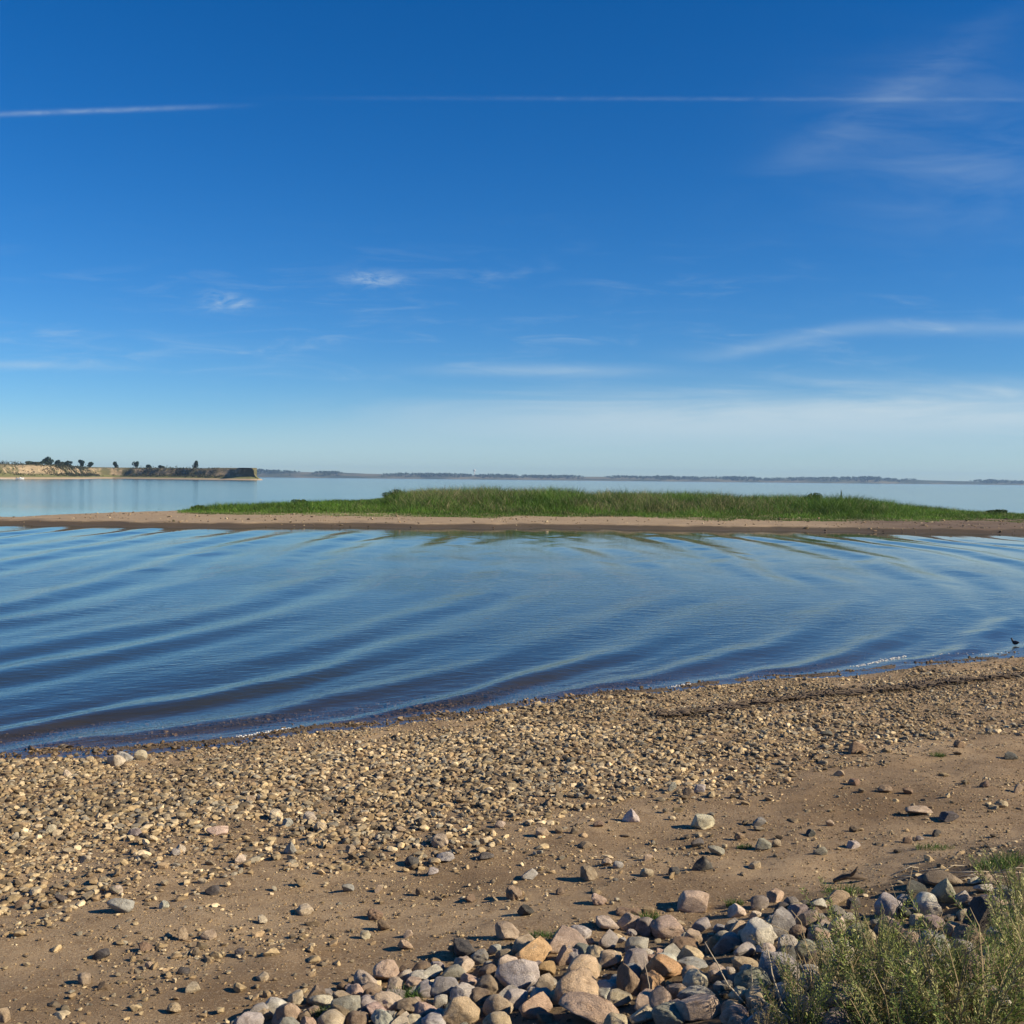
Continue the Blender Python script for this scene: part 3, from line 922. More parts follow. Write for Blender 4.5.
REST = [
    (463, 967, 25, 16, 'cream'), (450, 978, 36, 20, 'greenish grey'), (469, 983, 23, 18, 'pink'), (504, 955, 19, 13, 'tan'), (546, 970, 22, 22, 'orange'),
    (545, 985, 22, 20, 'tan'), (487, 972, 23, 15, 'brown'), (487, 990, 30, 22, 'brown'), (566, 958, 22, 22, 'tan'), (583, 972, 44, 30, 'tan'), (590, 1014, 72, 28, 'pink'),
    (595, 957, 26, 20, 'tan'), (608, 942, 26, 20, 'grey'), (535, 1009, 42, 28, 'tan'), (498, 1009, 34, 24, 'tan'), (462, 1014, 40, 30, 'tan'), (478, 1000, 26, 16, 'brown'), (424, 1014, 28, 20, 'pink'),
    (625, 913, 22, 9, 'brown'), (760, 904, 24, 16, 'purplish grey'), (776, 898, 22, 14, 'tan'), (756, 916, 16, 10, 'cream'), (780, 911, 24, 15, 'dark grey'),
    (717, 946, 24, 20, 'orange'), (737, 931, 22, 21, 'tan'), (701, 927, 24, 15, 'grey'), (645, 929, 24, 20, 'purplish grey'), (686, 946, 32, 14, 'brown'), (637, 948, 30, 17, 'grey'),
    (672, 956, 27, 22, 'pale grey'), (653, 988, 30, 26, 'orange'), (661, 1001, 26, 28, 'pink'), (692, 968, 36, 15, 'grey'), (717, 975, 24, 18, 'tan'), (735, 979, 14, 12, 'grey'),
    (696, 983, 28, 24, 'cream'), (698, 998, 42, 17, 'grey'), (674, 1018, 46, 22, 'greenish grey'), (641, 1018, 32, 20, 'cream'), (748, 968, 32, 13, 'tan'), (783, 958, 36, 22, 'dark grey'),
    (733, 1010, 24, 16, 'tan'), (772, 1014, 20, 16, 'pale grey'), (756, 1000, 26, 18, 'tan'), (947, 881, 42, 16, 'brown'), (915, 889, 26, 15, 'dark grey'), (927, 881, 16, 11, 'purplish grey'),
    (932, 911, 27, 18, 'pale grey'), (935, 924, 26, 13, 'purplish grey'), (935, 939, 24, 14, 'pale grey'), (996, 906, 38, 14, 'pink'), (1003, 938, 32, 20, 'grey'), (981, 944, 18, 15, 'tan'),
    (967, 901, 22, 12, 'pink'), (985, 889, 20, 11, 'pale grey'), (990, 881, 18, 9, 'tan'), (1005, 893, 20, 10, 'grey'), (806, 907, 16, 12, 'dark grey'), (809, 920, 26, 22, 'pink'), (837, 899, 28, 16, 'tan'),
    (854, 905, 18, 13, 'dark grey'), (840, 913, 22, 12, 'grey'), (837, 926, 22, 18, 'cream'), (892, 911, 20, 16, 'tan'), (904, 900, 18, 11, 'grey'), (905, 914, 16, 16, 'dark grey'),
    (806, 952, 30, 24, 'greenish grey'), (262, 1015, 22, 16, 'tan'), (284, 1018, 28, 18, 'grey'), (322, 1003, 24, 16, 'cream'), (312, 1012, 18, 12, 'tan'), (355, 993, 22, 14, 'pink'), (371, 990, 24, 14, 'tan'),
    (395, 987, 20, 16, 'pink'), (404, 977, 22, 12, 'cream'), (376, 1014, 34, 18, 'pink'), (408, 1010, 30, 18, 'brown'), (425, 992, 24, 14, 'grey'), (420, 978, 24, 12, 'pale grey'), (437, 966, 18, 10, 'grey'),
    (880, 924, 24, 16, 'grey'), (868, 940, 24, 18, 'tan'), (912, 940, 24, 16, 'pink'), (955, 932, 22, 16, 'tan'), (963, 950, 26, 18, 'grey'), (1018, 912, 22, 18, 'tan'), (820, 938, 26, 18, 'tan'),
]
pile = []
for r_ in REST:
    o = put_stone(r_[0], r_[1], r_[2] * 0.92, r_[3] * 0.95, r_[4], name='cobble', sink=0.24)
    pile.append(PLACED[-1])

# edge of the pile in the picture, used to fill with further cobbles standing on the bank
edge = np.array([(200, 1034), (240, 1014), (300, 998), (370, 976), (440, 956), (500, 944), (560, 936), (610, 922), (680, 920), (760, 902), (830, 898), (900, 886), (960, 878), (1040, 876)], float)
fill = []
tries = 0
while len(fill) < 215 and tries < 30000:
    tries += 1
    px = random.uniform(235, 1040); ed = float(np.interp(px, edge[:, 0], edge[:, 1]))
    py = random.uniform(ed + 3, 1032)
    if px > 850 and random.random() < 0.55: continue
    if py > 1028: continue
    x, y, g = hit(px, py)
    d = float(project(x, y, g)[2]); r_m = random.uniform(0.026, 0.075) if len(fill) > 60 else random.uniform(0.05, 0.09)
    bad = False
    for q in PLACED:
        if math.hypot(q[0] - x, q[1] - y) < 0.66 * (q[2] + r_m): bad = True; break
    if bad: continue
    w = 2 * r_m * F / d
    colr = random.choice(['grey', 'grey', 'pale grey', 'pale grey', 'tan', 'tan', 'cream', 'pink', 'pink', 'brown', 'greenish grey', 'purplish grey', 'grey', 'pale grey'])
    put_stone(px, py, w, w * random.uniform(0.5, 0.85), colr, name='cobble', sink=0.2)
    fill.append(PLACED[-1])

# labels for the cobbles of the pile
LABELS = set()


def rel(px, py, lm, mode):
    dx = px - lm[0]; dy = py - lm[1]
    if mode == 0:
        if abs(dx) > abs(dy): return ('right of ' if dx > 0 else 'left of ') + lm[2]
        return ('in front of ' if dy > 0 else 'behind ') + lm[2]
    a1 = 'front right of ' if dx > 0 and dy > 0 else 'front left of ' if dy > 0 else 'rear right of ' if dx > 0 else 'rear left of '
    return a1 + lm[2]


def shape_word(w, h):
    q = h / w
    return 'flat' if q < 0.58 else 'chunky' if q > 0.82 else 'rounded'


def auto_label(px, py, w, h, colour, noun, lms):
    size = 'small ' if w < 17 else 'fair-sized ' if w < 28 else 'large '
    near_ = sorted(lms, key=lambda m: math.hypot(m[0] - px, m[1] - py))
    for body in (f'{colour} {noun}', f'{size}{colour} {noun}', f'{size}{shape_word(w, h)} {colour} {noun}'):
        for mode in (0, 1):
            for m in near_[:2]:
                lab = f'{body} ' + rel(px, py, m, mode)
                if len(lab.split()) <= 16 and lab not in LABELS:
                    LABELS.add(lab); return lab
    for m in near_[:3]:
        for m2 in near_[:4]:
            if m2 is m: continue
            lab = f'{colour} {noun} between {m[2]} and {m2[2]}'
            if len(lab.split()) <= 16 and lab not in LABELS:
                LABELS.add(lab); return lab
    for word in ('second', 'third', 'fourth', 'fifth'):
        lab = f'{word} {colour} {noun} counted outward from {near_[0][2]}'
        if lab not in LABELS:
            LABELS.add(lab); return lab
    return f'{colour} {noun} in the pile near {near_[0][2]}'


for q in pile + fill:
    tag(q[8], auto_label(q[3], q[4], q[5], q[7], q[6], 'cobble', LM), 'cobble', 'cobbles of the shore rock pile')

# ---- stones lying on the sand and gravel
SLM = []
SAND = [
    (114, 762, 21, 15, 'cream', 'biggest cream boulder at the water edge on the left', 'the cream water-edge boulder'),
    (124, 758, 16, 11, 'grey', 'grey boulder tucked behind the cream one at the water edge', None),
    (140, 757, 13, 13, 'cream', 'smaller cream boulder to the right of the pair at the water edge', None),
    (120, 908, 26, 17, 'grey', 'large grey stone at the lower gravel edge casting a dark shadow', 'the large grey gravel-edge stone'),
    (290, 850, 16, 15, 'grey', 'pyramid-shaped grey stone standing in the coarse gravel', 'the pyramid-shaped grey stone'),
    (217, 832, 23, 10, 'pink', 'long flat pinkish stone lying in the coarse gravel', 'the long flat pinkish stone'),
    (439, 843, 23, 13, 'tan', 'flat tan stone with a long shadow where gravel meets sand', 'the flat tan stone'),
    (632, 818, 19, 15, 'pale grey', 'pale grey wedge-shaped stone standing at the gravel edge', 'the pale grey wedge stone'),
    (506, 934, 27, 17, 'tan', 'tan boulder lying on the sand just above the long orange rock', 'the tan sand boulder'),
    (704, 866, 24, 17, 'dark grey', 'dark triangular stone on the sand with a black shadow', 'the dark triangular stone'),
    (704, 824, 24, 15, 'cream', 'broken cream chunk of stone on the sand', 'the broken cream chunk'),
    (921, 812, 28, 9, 'tan', 'long flat tan stone on the bare sand near the orange stain', 'the long flat sand stone'),
    (599, 901, 17, 12, 'pink', 'reddish stone alone on the sand above the rock pile', 'the lone reddish stone'),
    (100, 956, 18, 11, 'dark grey', 'dark grey flat stone on the bare sand at lower left', 'the dark flat stone'),
    (858, 749, 17, 13, 'brown', 'dark brown rock standing up from the gravel near the bare sand', 'the dark brown gravel rock'),
    (764, 846, 16, 13, 'greenish grey', 'rounded greenish stone on the sand beyond the rock pile', 'the rounded greenish stone'),
    (304, 912, 19, 9, 'tan', 'flat tan stone with a shadow on the bare sand', None),
    (2, 1017, 14, 14, 'tan', 'tan stone cut by the lower left corner of the beach', None),
    (181, 936, 12, 15, 'tan', 'upright tan stone on the bare sand', 'the upright tan stone'),
    (526, 912, 17, 12, 'dark grey', 'near-black stone on the sand between gravel patch and rock pile', 'the near-black stone'),
]
for px, py, w, h, c, lab, short in SAND:
    o = put_stone(px, py, w, h, c, 'stone', sink=0.2, tilt=0.08, shape=shape_for(lab))
    tag(o, lab, 'stone', 'loose stones on the beach'); LABELS.add(lab)
    if short: SLM.append((px, py, short))
SREST = [
    (134, 833, 15, 9, 'grey'), (309, 819, 14, 11, 'cream'), (287, 824, 12, 9, 'pale grey'), (275, 816, 14, 10, 'cream'), (320, 828, 13, 9, 'tan'), (212, 892, 15, 10, 'dark grey'), (116, 891, 12, 9, 'cream'),
    (163, 906, 11, 8, 'pale grey'), (261, 921, 11, 9, 'cream'), (208, 936, 14, 8, 'tan'), (143, 949, 14, 9, 'brown'), (83, 980, 16, 11, 'tan'), (103, 987, 12, 9, 'brown'), (191, 989, 15, 8, 'tan'),
    (262, 978, 13, 9, 'tan'), (239, 954, 13, 8, 'dark grey'), (148, 966, 9, 7, 'tan'), (201, 947, 12, 8, 'brown'), (183, 972, 13, 8, 'dark grey'), (173, 1010, 14, 11, 'tan'), (542, 834, 15, 10, 'tan'),
    (411, 863, 15, 11, 'dark grey'), (445, 859, 19, 10, 'grey'), (486, 857, 16, 8, 'dark grey'), (529, 876, 19, 9, 'grey'), (589, 876, 19, 14, 'brown'), (514, 895, 17, 13, 'brown'), (383, 927, 15, 14, 'brown'),
    (365, 936, 11, 9, 'cream'), (375, 916, 16, 12, 'brown'), (408, 935, 10, 8, 'cream'), (405, 947, 17, 10, 'tan'), (347, 889, 14, 9, 'grey'), (599, 825, 12, 7, 'brown'), (586, 846, 14, 7, 'brown'),
    (647, 874, 14, 9, 'tan'), (674, 872, 12, 8, 'dark grey'), (607, 863, 11, 8, 'tan'), (618, 866, 12, 8, 'grey'), (672, 788, 9, 11, 'pale grey'), (759, 823, 15, 9, 'grey'), (697, 844, 16, 10, 'dark grey'),
    (717, 852, 17, 10, 'greenish grey'), (755, 866, 14, 9, 'tan'), (777, 844, 11, 8, 'tan'), (821, 852, 14, 9, 'greenish grey'), (854, 846, 14, 8, 'pale grey'), (950, 818, 20, 9, 'dark grey'), (886, 790, 15, 9, 'brown'),
    (908, 792, 11, 8, 'brown'), (1018, 790, 12, 10, 'pink'), (827, 735, 12, 8, 'dark grey'), (936, 834, 10, 7, 'dark grey'), (908, 841, 11, 7, 'brown'), (920, 839, 9, 6, 'grey'), (1002, 805, 14, 7, 'tan'),
    (855, 830, 12, 7, 'brown'), (811, 834, 10, 8, 'dark grey'), (830, 824, 10, 7, 'tan'), (740, 838, 11, 8, 'brown'), (1010, 757, 14, 7, 'dark grey'), (960, 745, 12, 8, 'brown'), (985, 785, 10, 7, 'brown'),
    (840, 774, 11, 8, 'tan'), (855, 783, 12, 7, 'brown'), (700, 790, 13, 10, 'grey'), (689, 793, 11, 9, 'brown'), (420, 893, 10, 9, 'brown'), (433, 872, 11, 8, 'pale grey'), (470, 899, 12, 9, 'brown'), (378, 890, 10, 8, 'tan'),
    (560, 893, 10, 6, 'brown'), (635, 914, 15, 9, 'brown'), (648, 858, 10, 7, 'tan'), (400, 831, 13, 8, 'tan'), (500, 825, 11, 7, 'cream'), (350, 850, 11, 8, 'tan'), (60, 900, 12, 9, 'dark grey'), (20, 905, 12, 8, 'brown'),
    (240, 860, 12, 8, 'cream'), (180, 850, 12, 9, 'cream'), (85, 860, 11, 8, 'cream'), (50, 830, 11, 9, 'cream'), (20, 815, 12, 8, 'tan'), (67, 775, 9, 9, 'cream'), (250, 800, 11, 8, 'tan'), (175, 853, 10, 7, 'grey'),
]
for r_ in SREST:
    o = put_stone(*r_, name='stone', sink=0.2)
    tag(o, auto_label(r_[0], r_[1], r_[2] * 1.4, r_[3] * 1.4, r_[4], 'stone', SLM), 'stone', 'loose stones on the beach')

# ------------------------------------------------------------------ gravel (stuff)
def pebble_templates(sub, n_, seed):
    out = []
    for k in range(n_):
        bm = stone_template(seed + k, sub, 9, 0.3)
        bm.verts.ensure_lookup_table()
        V_ = np.array([v.co[:] for v in bm.verts]); F2 = np.array([[v.index for v in f.verts] for f in bm.faces])
        out.append((V_, F2)); bm.free()
    return out


ged = np.array([(-60, 935), (0, 925), (60, 915), (100, 905), (200, 882), (300, 860), (380, 858), (450, 846), (560, 822), (700, 802), (850, 770), (1024, 735), (1120, 720)], float)
gp = [hit(*p) for p in ged]
gs = np.array([along(p[0], p[1]) for p in gp]); gl_ = np.array([inland(p[0], p[1]) for p in gp])
srt = np.argsort(gs); gs = gs[srt]; gl_ = gl_[srt]
n = 540000
X = rng.uniform(-9, 13.5, n); Y = rng.uniform(4.4, 25.5, n)
G = gz(X, Y); ppx, ppy, pd = project(X, Y, G)
L = inland(X, Y); A = along(X, Y)
edge_l = np.interp(A, gs, gl_)
rel_ = (L - edge_l)
nz = fbm(X * 1.3, Y * 1.3, 3); nz2 = fbm(X * 0.5 + 7, Y * 0.5, 3)
dens = np.where(L > -2.2, 1.0, 0.0) * (1 - sm(-1.9, 0.7, rel_ + (nz - 0.5) * 3.4)) * (0.45 + 0.75 * sm(.33, .6, nz))
nz3 = fbm(X * 2.6 + 5, Y * 2.6, 3)
sparse = (0.18 + 0.22 * sm(0.5, 0.62, nz2)) * (1 - sm(9.0, 9.6, L)) * (0.25 + 1.5 * sm(.45, .7, nz3)) + 0.35 * sm(0.56, 0.70, nz) * sm(.45, .6, nz3)
for b_ in ((420, 892, .45, .3, .55), (190, 970, .35, .22, .4), (300, 925, .3, .2, .35), (480, 895, .35, .22, .45), (290, 940, .2, .15, .4), (630, 868, .5, .3, .3), (740, 838, .6, .35, .35), (375, 915, .25, .25, .4)):
    x_, y_, _ = hit(b_[0], b_[1])
    sparse = sparse + b_[4] * np.exp(-((X - x_) / b_[2]) ** 2 - ((Y - y_) / b_[3]) ** 2)
dens = np.maximum(dens, sparse)
dens = dens + 0.35 * sm(9.3, 9.7, L)
vis = (ppx > -70) & (ppx < 1100) & (ppy < 1060) & (L > -2.4)
wetl = (L < 0.1)
keep = vis & (rng.random(n) < dens * np.where(L < 0, 0.45, 0.85))
X, Y, G, pd, L, A, rel_, nz = [q[keep] for q in (X, Y, G, pd, L, A, rel_, nz)]
n = len(X)
# sizes: finer by the water and to the right, coarse in the left centre
coarse = np.clip(0.62 + 0.38 * sm(0.3, 2.5, L) - 0.34 * sm(-1, 7, A) + 0.25 * (nz - .5), 0.3, 1.2)
sz = np.exp(rng.normal(-3.50, 0.58, n)) * coarse * (0.55 + 0.9 * fbm(X * 0.7 + 2, Y * 0.7, 3))
sz = np.where(rel_ + (nz - .5) * 1.6 > 0.1, sz * rng.choice([0.22, 0.36, 0.6, 0.95], n, p=[0.46, 0.34, 0.15, 0.05]), sz).clip(0.006, 0.085)
PC = [(.42, .32, .185), (.36, .27, .155), (.47, .37, .225), (.31, .225, .13), (.27, .22, .15), (.22, .165, .105), (.33, .24, .145), (.53, .43, .28), (.14, .11, .075), (.27, .24, .185)]
cl = pick(PC, n, 0.22) * (0.62 + 0.55 * fbm(X * 0.9 + 1, Y * 0.9 + 5, 3))[:, None]
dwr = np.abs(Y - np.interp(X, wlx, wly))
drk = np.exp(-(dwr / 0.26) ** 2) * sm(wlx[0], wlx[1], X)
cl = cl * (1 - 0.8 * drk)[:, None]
pxsz = sz * F / pd


def scatter(idx, temps):
    Vs, Fs, Cs = [], [], []; base = 0
    grp = rng.integers(0, len(temps), len(idx))
    for k, (TV, TF) in enumerate(temps):
        I = idx[grp == k]
        if not len(I): continue
        m = len(I)
        sc3 = np.stack([sz[I] * rng.uniform(.8, 1.35, m), sz[I] * rng.uniform(.6, 1.0, m), sz[I] * rng.uniform(.4, .8, m)], 1)
        P_ = TV[None] * sc3[:, None, :]
        # tilt then spin
        tl = rng.normal(0, 0.28, m); ct, st_ = np.cos(tl)[:, None], np.sin(tl)[:, None]
        y1 = P_[:, :, 1] * ct - P_[:, :, 2] * st_; z1 = P_[:, :, 1] * st_ + P_[:, :, 2] * ct
        an = rng.uniform(0, 2 * PI, m); ca_, sa_ = np.cos(an)[:, None], np.sin(an)[:, None]
        x2 = P_[:, :, 0] * ca_ - y1 * sa_; y2 = P_[:, :, 0] * sa_ + y1 * ca_
        lift = sc3[:, 2] * rng.uniform(-0.02, 0.42, m)
        V_ = np.stack([x2 + X[I][:, None], y2 + Y[I][:, None], z1 + (G[I] + lift)[:, None]], -1)
        Vs.append(V_.reshape(-1, 3)); Cs.append(np.repeat(cl[I], len(TV), 0))
        Fs.append((TF[None] + (np.arange(m) * len(TV))[:, None, None] + base).reshape(-1))
        base += m * len(TV)
    Fq = np.concatenate(Fs)
    return np.concatenate(Vs), Fq, np.full(len(Fq) // 3, 3), np.concatenate(Cs)


# fine grit lying on the open sand
ng = 190000
gx_ = rng.uniform(-9, 13.5, ng); gy_ = rng.uniform(4.4, 20, ng)
gl2 = inland(gx_, gy_); gg = gz(gx_, gy_); qx, qy, qd = project(gx_, gy_, gg)
gn = fbm(gx_ * 1.7 + 3, gy_ * 1.7, 4)
kp = (qx > -60) & (qx < 1090) & (qy < 1060) & (gl2 > 2.5) & (gl2 < 10.5) & (rng.random(ng) < 0.40 + 1.3 * sm(.4, .62, gn))
gx_, gy_, gg, qd = gx_[kp], gy_[kp], gg[kp], qd[kp]
gsz = np.exp(rng.normal(-4.80, 0.5, len(gx_))).clip(0.004, 0.02)
X = np.concatenate([X, gx_]); Y = np.concatenate([Y, gy_]); G = np.concatenate([G, gg]); sz = np.concatenate([sz, gsz])
cl = np.concatenate([cl, pick([(.40, .29, .165), (.30, .21, .115), (.22, .155, .09), (.48, .37, .22), (.34, .25, .14), (.15, .11, .07)], len(gx_), .15)])
pxsz = np.concatenate([pxsz, gsz * F / qd])
# stones strewn over the sandbar
nb = 5200
bx_ = rng.uniform(-42, 50, nb); by_ = rng.uniform(74, 92, nb); bzz = bar_z(bx_, by_)
kp = (bzz > 0.03) & (rng.random(nb) < 0.15 + 1.2 * sm(.45, .7, fbm(bx_ * .3, by_ * .8, 3)))
bx_, by_, bzz = bx_[kp], by_[kp], bzz[kp]
bsz = np.exp(rng.normal(-2.6, 0.5, len(bx_))).clip(0.03, 0.28)
X = np.concatenate([X, bx_]); Y = np.concatenate([Y, by_]); G = np.concatenate([G, bzz]); sz = np.concatenate([sz, bsz])
cl = np.concatenate([cl, pick(PC[3:9] + [(.10, .085, .05), (.08, .06, .04)], len(bx_), .2)]); pxsz = np.concatenate([pxsz, bsz * F / by_])
big = np.where(pxsz > 4.2)[0]; small = np.where(pxsz <= 4.2)[0]
print('pebbles', len(big), len(small))
V, F_, T_, VC = scatter(big, pebble_templates(2, 10, 900))
V2, F2, T2, VC2 = scatter(small, pebble_templates(1, 10, 950))
me = np_mesh('gravel', np.concatenate([V, V2]), np.concatenate([F_, F2 + len(V)]), np.concatenate([T_, T2]), False, np.concatenate([VC, VC2]))
kind(link_mesh('gravel', me, m_pebble), 'stuff')

# ------------------------------------------------------------------ wrack line, foam, bird, driftwood
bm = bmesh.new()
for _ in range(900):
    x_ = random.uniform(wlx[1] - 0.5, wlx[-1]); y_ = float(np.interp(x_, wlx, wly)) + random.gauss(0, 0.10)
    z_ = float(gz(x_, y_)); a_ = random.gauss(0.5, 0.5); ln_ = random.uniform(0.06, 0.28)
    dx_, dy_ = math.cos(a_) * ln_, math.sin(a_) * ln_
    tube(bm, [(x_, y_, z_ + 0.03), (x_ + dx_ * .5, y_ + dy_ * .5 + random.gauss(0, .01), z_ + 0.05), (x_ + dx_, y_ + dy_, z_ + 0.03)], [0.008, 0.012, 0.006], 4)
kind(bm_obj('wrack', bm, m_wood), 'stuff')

bm = bmesh.new()
for (xa, ya, xb, yb, nn_, sp) in ((238, 737, 288, 728, 80, .03), (855, 666, 905, 655, 130, .03), (672, 687, 690, 684, 30, .02), (930, 656, 1010, 652, 22, .03)):
    for _ in range(nn_):
        t_ = random.random()
        d_ = ray(xa + (xb - xa) * t_, ya + (yb - ya) * t_); tt_ = H / -d_[2]
        x_, y_ = d_[0] * tt_, d_[1] * tt_
        y_ += random.gauss(0, sp); x_ += random.gauss(0, 0.04)
        r_ = random.uniform(0.004, 0.012)
        zz_ = max(float(waves(np.array(x_), np.array(y_))), float(gz(x_, y_)))
        bmesh.ops.create_icosphere(bm, subdivisions=1, radius=r_, matrix=Matrix.Translation((x_, y_, zz_ + 0.004)) @ Matrix.Diagonal((1.8, 1.0, 0.5, 1)))
kind(bm_obj('foam', bm, m_foam), 'stuff')

# bird
d_ = ray(1015, 644); tt_ = H / -d_[2]
bxp, byp = d_[0] * tt_, d_[1] * tt_
t = thing('bird', 'small dark bird floating close to shore at the right edge', 'bird', (bxp, byp, 0.0), math.radians(130)); t.scale = (0.75, 0.75, 0.85)
bm = bmesh.new()
prof = [(-0.125, 0.006, 0.055), (-0.10, 0.02, 0.05), (-0.06, 0.042, 0.04), (0.0, 0.055, 0.035), (0.05, 0.045, 0.045), (0.075, 0.030, 0.075), (0.085, 0.024, 0.105), (0.095, 0.026, 0.125), (0.105, 0.020, 0.137), (0.112, 0.006, 0.138)]
tube(bm, [(p[0], 0, p[2]) for p in prof], [p[1] for p in prof], 12)
bm_obj('body', bm, m_bird, t)
bm = bmesh.new(); tube(bm, [(0.112, 0, 0.128), (0.135, 0, 0.124), (0.150, 0, 0.120)], [0.009, 0.006, 0.002], 6); bm_obj('beak', bm, m_beak, t)

# driftwood piece on the sand
x_, y_, z_ = hit(850, 884)
bm = bmesh.new(); tube(bm, [(-0.11, 0, 0.02), (-0.03, 0.02, 0.045), (0.05, 0.0, 0.05), (0.12, 0.03, 0.03)], [0.012, 0.022, 0.02, 0.008], 6)
tube(bm, [(0.0, 0.01, 0.045), (0.03, -0.02, 0.10), (0.04, -0.03, 0.13)], [0.014, 0.010, 0.004], 5)
o = bm_obj('driftwood', bm, m_wood); o.location = (x_, y_, z_); tag(o, 'short dark forked piece of driftwood on the sand above the weeds', 'driftwood')


# dry stalks over the rock pile
def stalk(pts, r_, lab):
    P_ = []
    for px, py, up in pts:
        x_, y_, z_ = hit(px, py)
        P_.append((x_, y_, z_))
    b0 = Vector(P_[0])
    bm = bmesh.new()
    q = []
    d0 = float(project(*b0)[2])
    for px, py, up in pts:
        dd_ = ray(px, py); s_ = d0 / float(dd_ @ Fw)
        q.append((dd_[0] * s_ - b0.x, dd_[1] * s_ - b0.y + up, H + dd_[2] * s_ - b0.z))
    fine = []
    for a1, a2 in zip(q, q[1:]):
        for k in range(4):
            f_ = k / 4
            fine.append(tuple(a1[i] * (1 - f_) + a2[i] * f_ + (random.gauss(0, 0.0025) if k else 0) for i in range(3)))
    fine.append(q[-1])
    tube(bm, fine, [r_ * (1 - 0.6 * i / len(fine)) for i in range(len(fine))], 5)
    o = bm_obj('dry_stalk', bm, m_dry); o.location = b0
    tag(o, lab, 'stalk', 'dry stalks over the rocks')


stalk([(790, 1022, 0), (776, 985, .02), (769, 950, .05)], 0.005, 'nearly upright bleached dry stalk before the speckled grey boulder')
stalk([(755, 1012, 0), (728, 985, .0), (706, 945, .03)], 0.0045, 'bleached dry stalk leaning left across the middle of the pile')
stalk([(750, 1002, 0), (752, 985, .0), (753, 968, .03)], 0.003, 'short upright dry twig beside the leaning stalk in the pile')
stalk([(652, 1002, 0), (648, 980, .0), (644, 955, .02)], 0.003, 'thin dry stem by the tall narrow brown rock')
stalk([(800, 1026, 0), (775, 1008, .0), (760, 1000, .03)], 0.006, 'thick low dry stalk at the left foot of the weeds')
stalk([(452, 1024, 0), (458, 1015, .0), (462, 1006, .02)], 0.003, 'thin pale twig on a tan cobble below the lumpy grey boulder')
stalk([(900, 1022, 0), (915, 1010, .0), (930, 1000, .02)], 0.006, 'pale broken stick lying among the dark weeds')

# ------------------------------------------------------------------ shore weeds
def weed_proto(seed, ns, hmin, hmax, spread, pal, leaf_l=0.026, leaf_w=0.0068):
    r = random.Random(seed); rg = np.random.default_rng(seed)
    bm = bmesh.new(); LP, LD, LC, LS = [], [], [], []
    pal = np.array(pal)
    for s_ in range(ns):
        a_ = r.uniform(0, 2 * PI); rr = spread * math.sqrt(r.random()) * 0.4
        h_ = r.uniform(hmin, hmax) * (1 - 0.25 * rr / spread)
        b0 = Vector((math.cos(a_) * rr, math.sin(a_) * rr, -0.03))
        out = spread * r.uniform(0.12, 1.15); a2 = a_ + r.gauss(0, 0.5)
        tip = b0 + Vector((math.cos(a2) * out, math.sin(a2) * out, h_))
        mid = b0.lerp(tip, 0.5) + Vector((math.cos(a2), math.sin(a2), 0)) * out * -0.12 + Vector((r.gauss(0, .01), r.gauss(0, .01), 0))
        pts = [b0 * (1 - t_) ** 2 + mid * 2 * t_ * (1 - t_) + tip * t_ ** 2 for t_ in (0, .25, .5, .75, 1)]
        tube(bm, pts, [.0035, .003, .0025, .0018, .0008], 3)
        nl = int(h_ * 340)
        shade = rg.uniform(0.75, 1.25)
        cidx = rg.integers(0, len(pal))
        # side sprigs give a feathery outline
        for k in range(nl):
            t_ = 0.16 + 0.84 * (k + r.random()) / nl
            p = b0 * (1 - t_) ** 2 + mid * 2 * t_ * (1 - t_) + tip * t_ ** 2
            tan_ = ((mid - b0) * (1 - t_) + (tip - mid) * t_).normalized()
            az_ = k * 2.399 + r.gauss(0, .4)
            side = tan_.orthogonal().normalized(); side = side * math.cos(az_) + tan_.cross(side) * math.sin(az_)
            ext = r.random() ** 1.5 * 0.035 * (1.15 - t_)
            LP.append(p + side * ext); LD.append((tan_ * r.uniform(0.35, 1.0) + side * r.uniform(.5, 1.0)).normalized()); LS.append(r.uniform(.6, 1.25) * (1.15 - 0.45 * t_))
            LC.append(pal[cidx if r.random() < .7 else rg.integers(0, len(pal))] * shade * r.uniform(.8, 1.2))
    for _ in range(5):
        a_ = r.uniform(0, 2 * PI); h_ = hmax * r.uniform(.6, 1.05); o_ = spread * r.uniform(.3, 1.2)
        tube(bm, [(0, 0, -.02), (math.cos(a_) * o_ * .35, math.sin(a_) * o_ * .35, h_ * .55), (math.cos(a_) * o_ * .7 + r.gauss(0, .02), math.sin(a_) * o_ * .7, h_ * .85), (math.cos(a_ + .3) * o_, math.sin(a_ + .3) * o_, h_)], [.004, .003, .0022, .001], 3)
    me_s = bpy.data.meshes.new('stem'); bm.to_mesh(me_s); bm.free(); me_s.materials.append(m_stem)
    P_ = np.array(LP); D_ = np.array(LD); s_ = np.array(LS)[:, None]
    up = rg.normal(0, 1, P_.shape); W_ = np.cross(D_, up); W_ /= np.linalg.norm(W_, axis=1)[:, None]
    V_ = np.stack([P_, P_ + D_ * leaf_l * .5 * s_ + W_ * leaf_w * .5 * s_, P_ + D_ * leaf_l * s_, P_ + D_ * leaf_l * .5 * s_ - W_ * leaf_w * .5 * s_], 1).reshape(-1, 3)
    me_l = np_mesh('foliage', V_, np.arange(len(V_)), np.full(len(P_), 4), False, np.repeat(np.array(LC), 4, 0))
    me_l.materials.append(m_leaf)
    return me_s, me_l


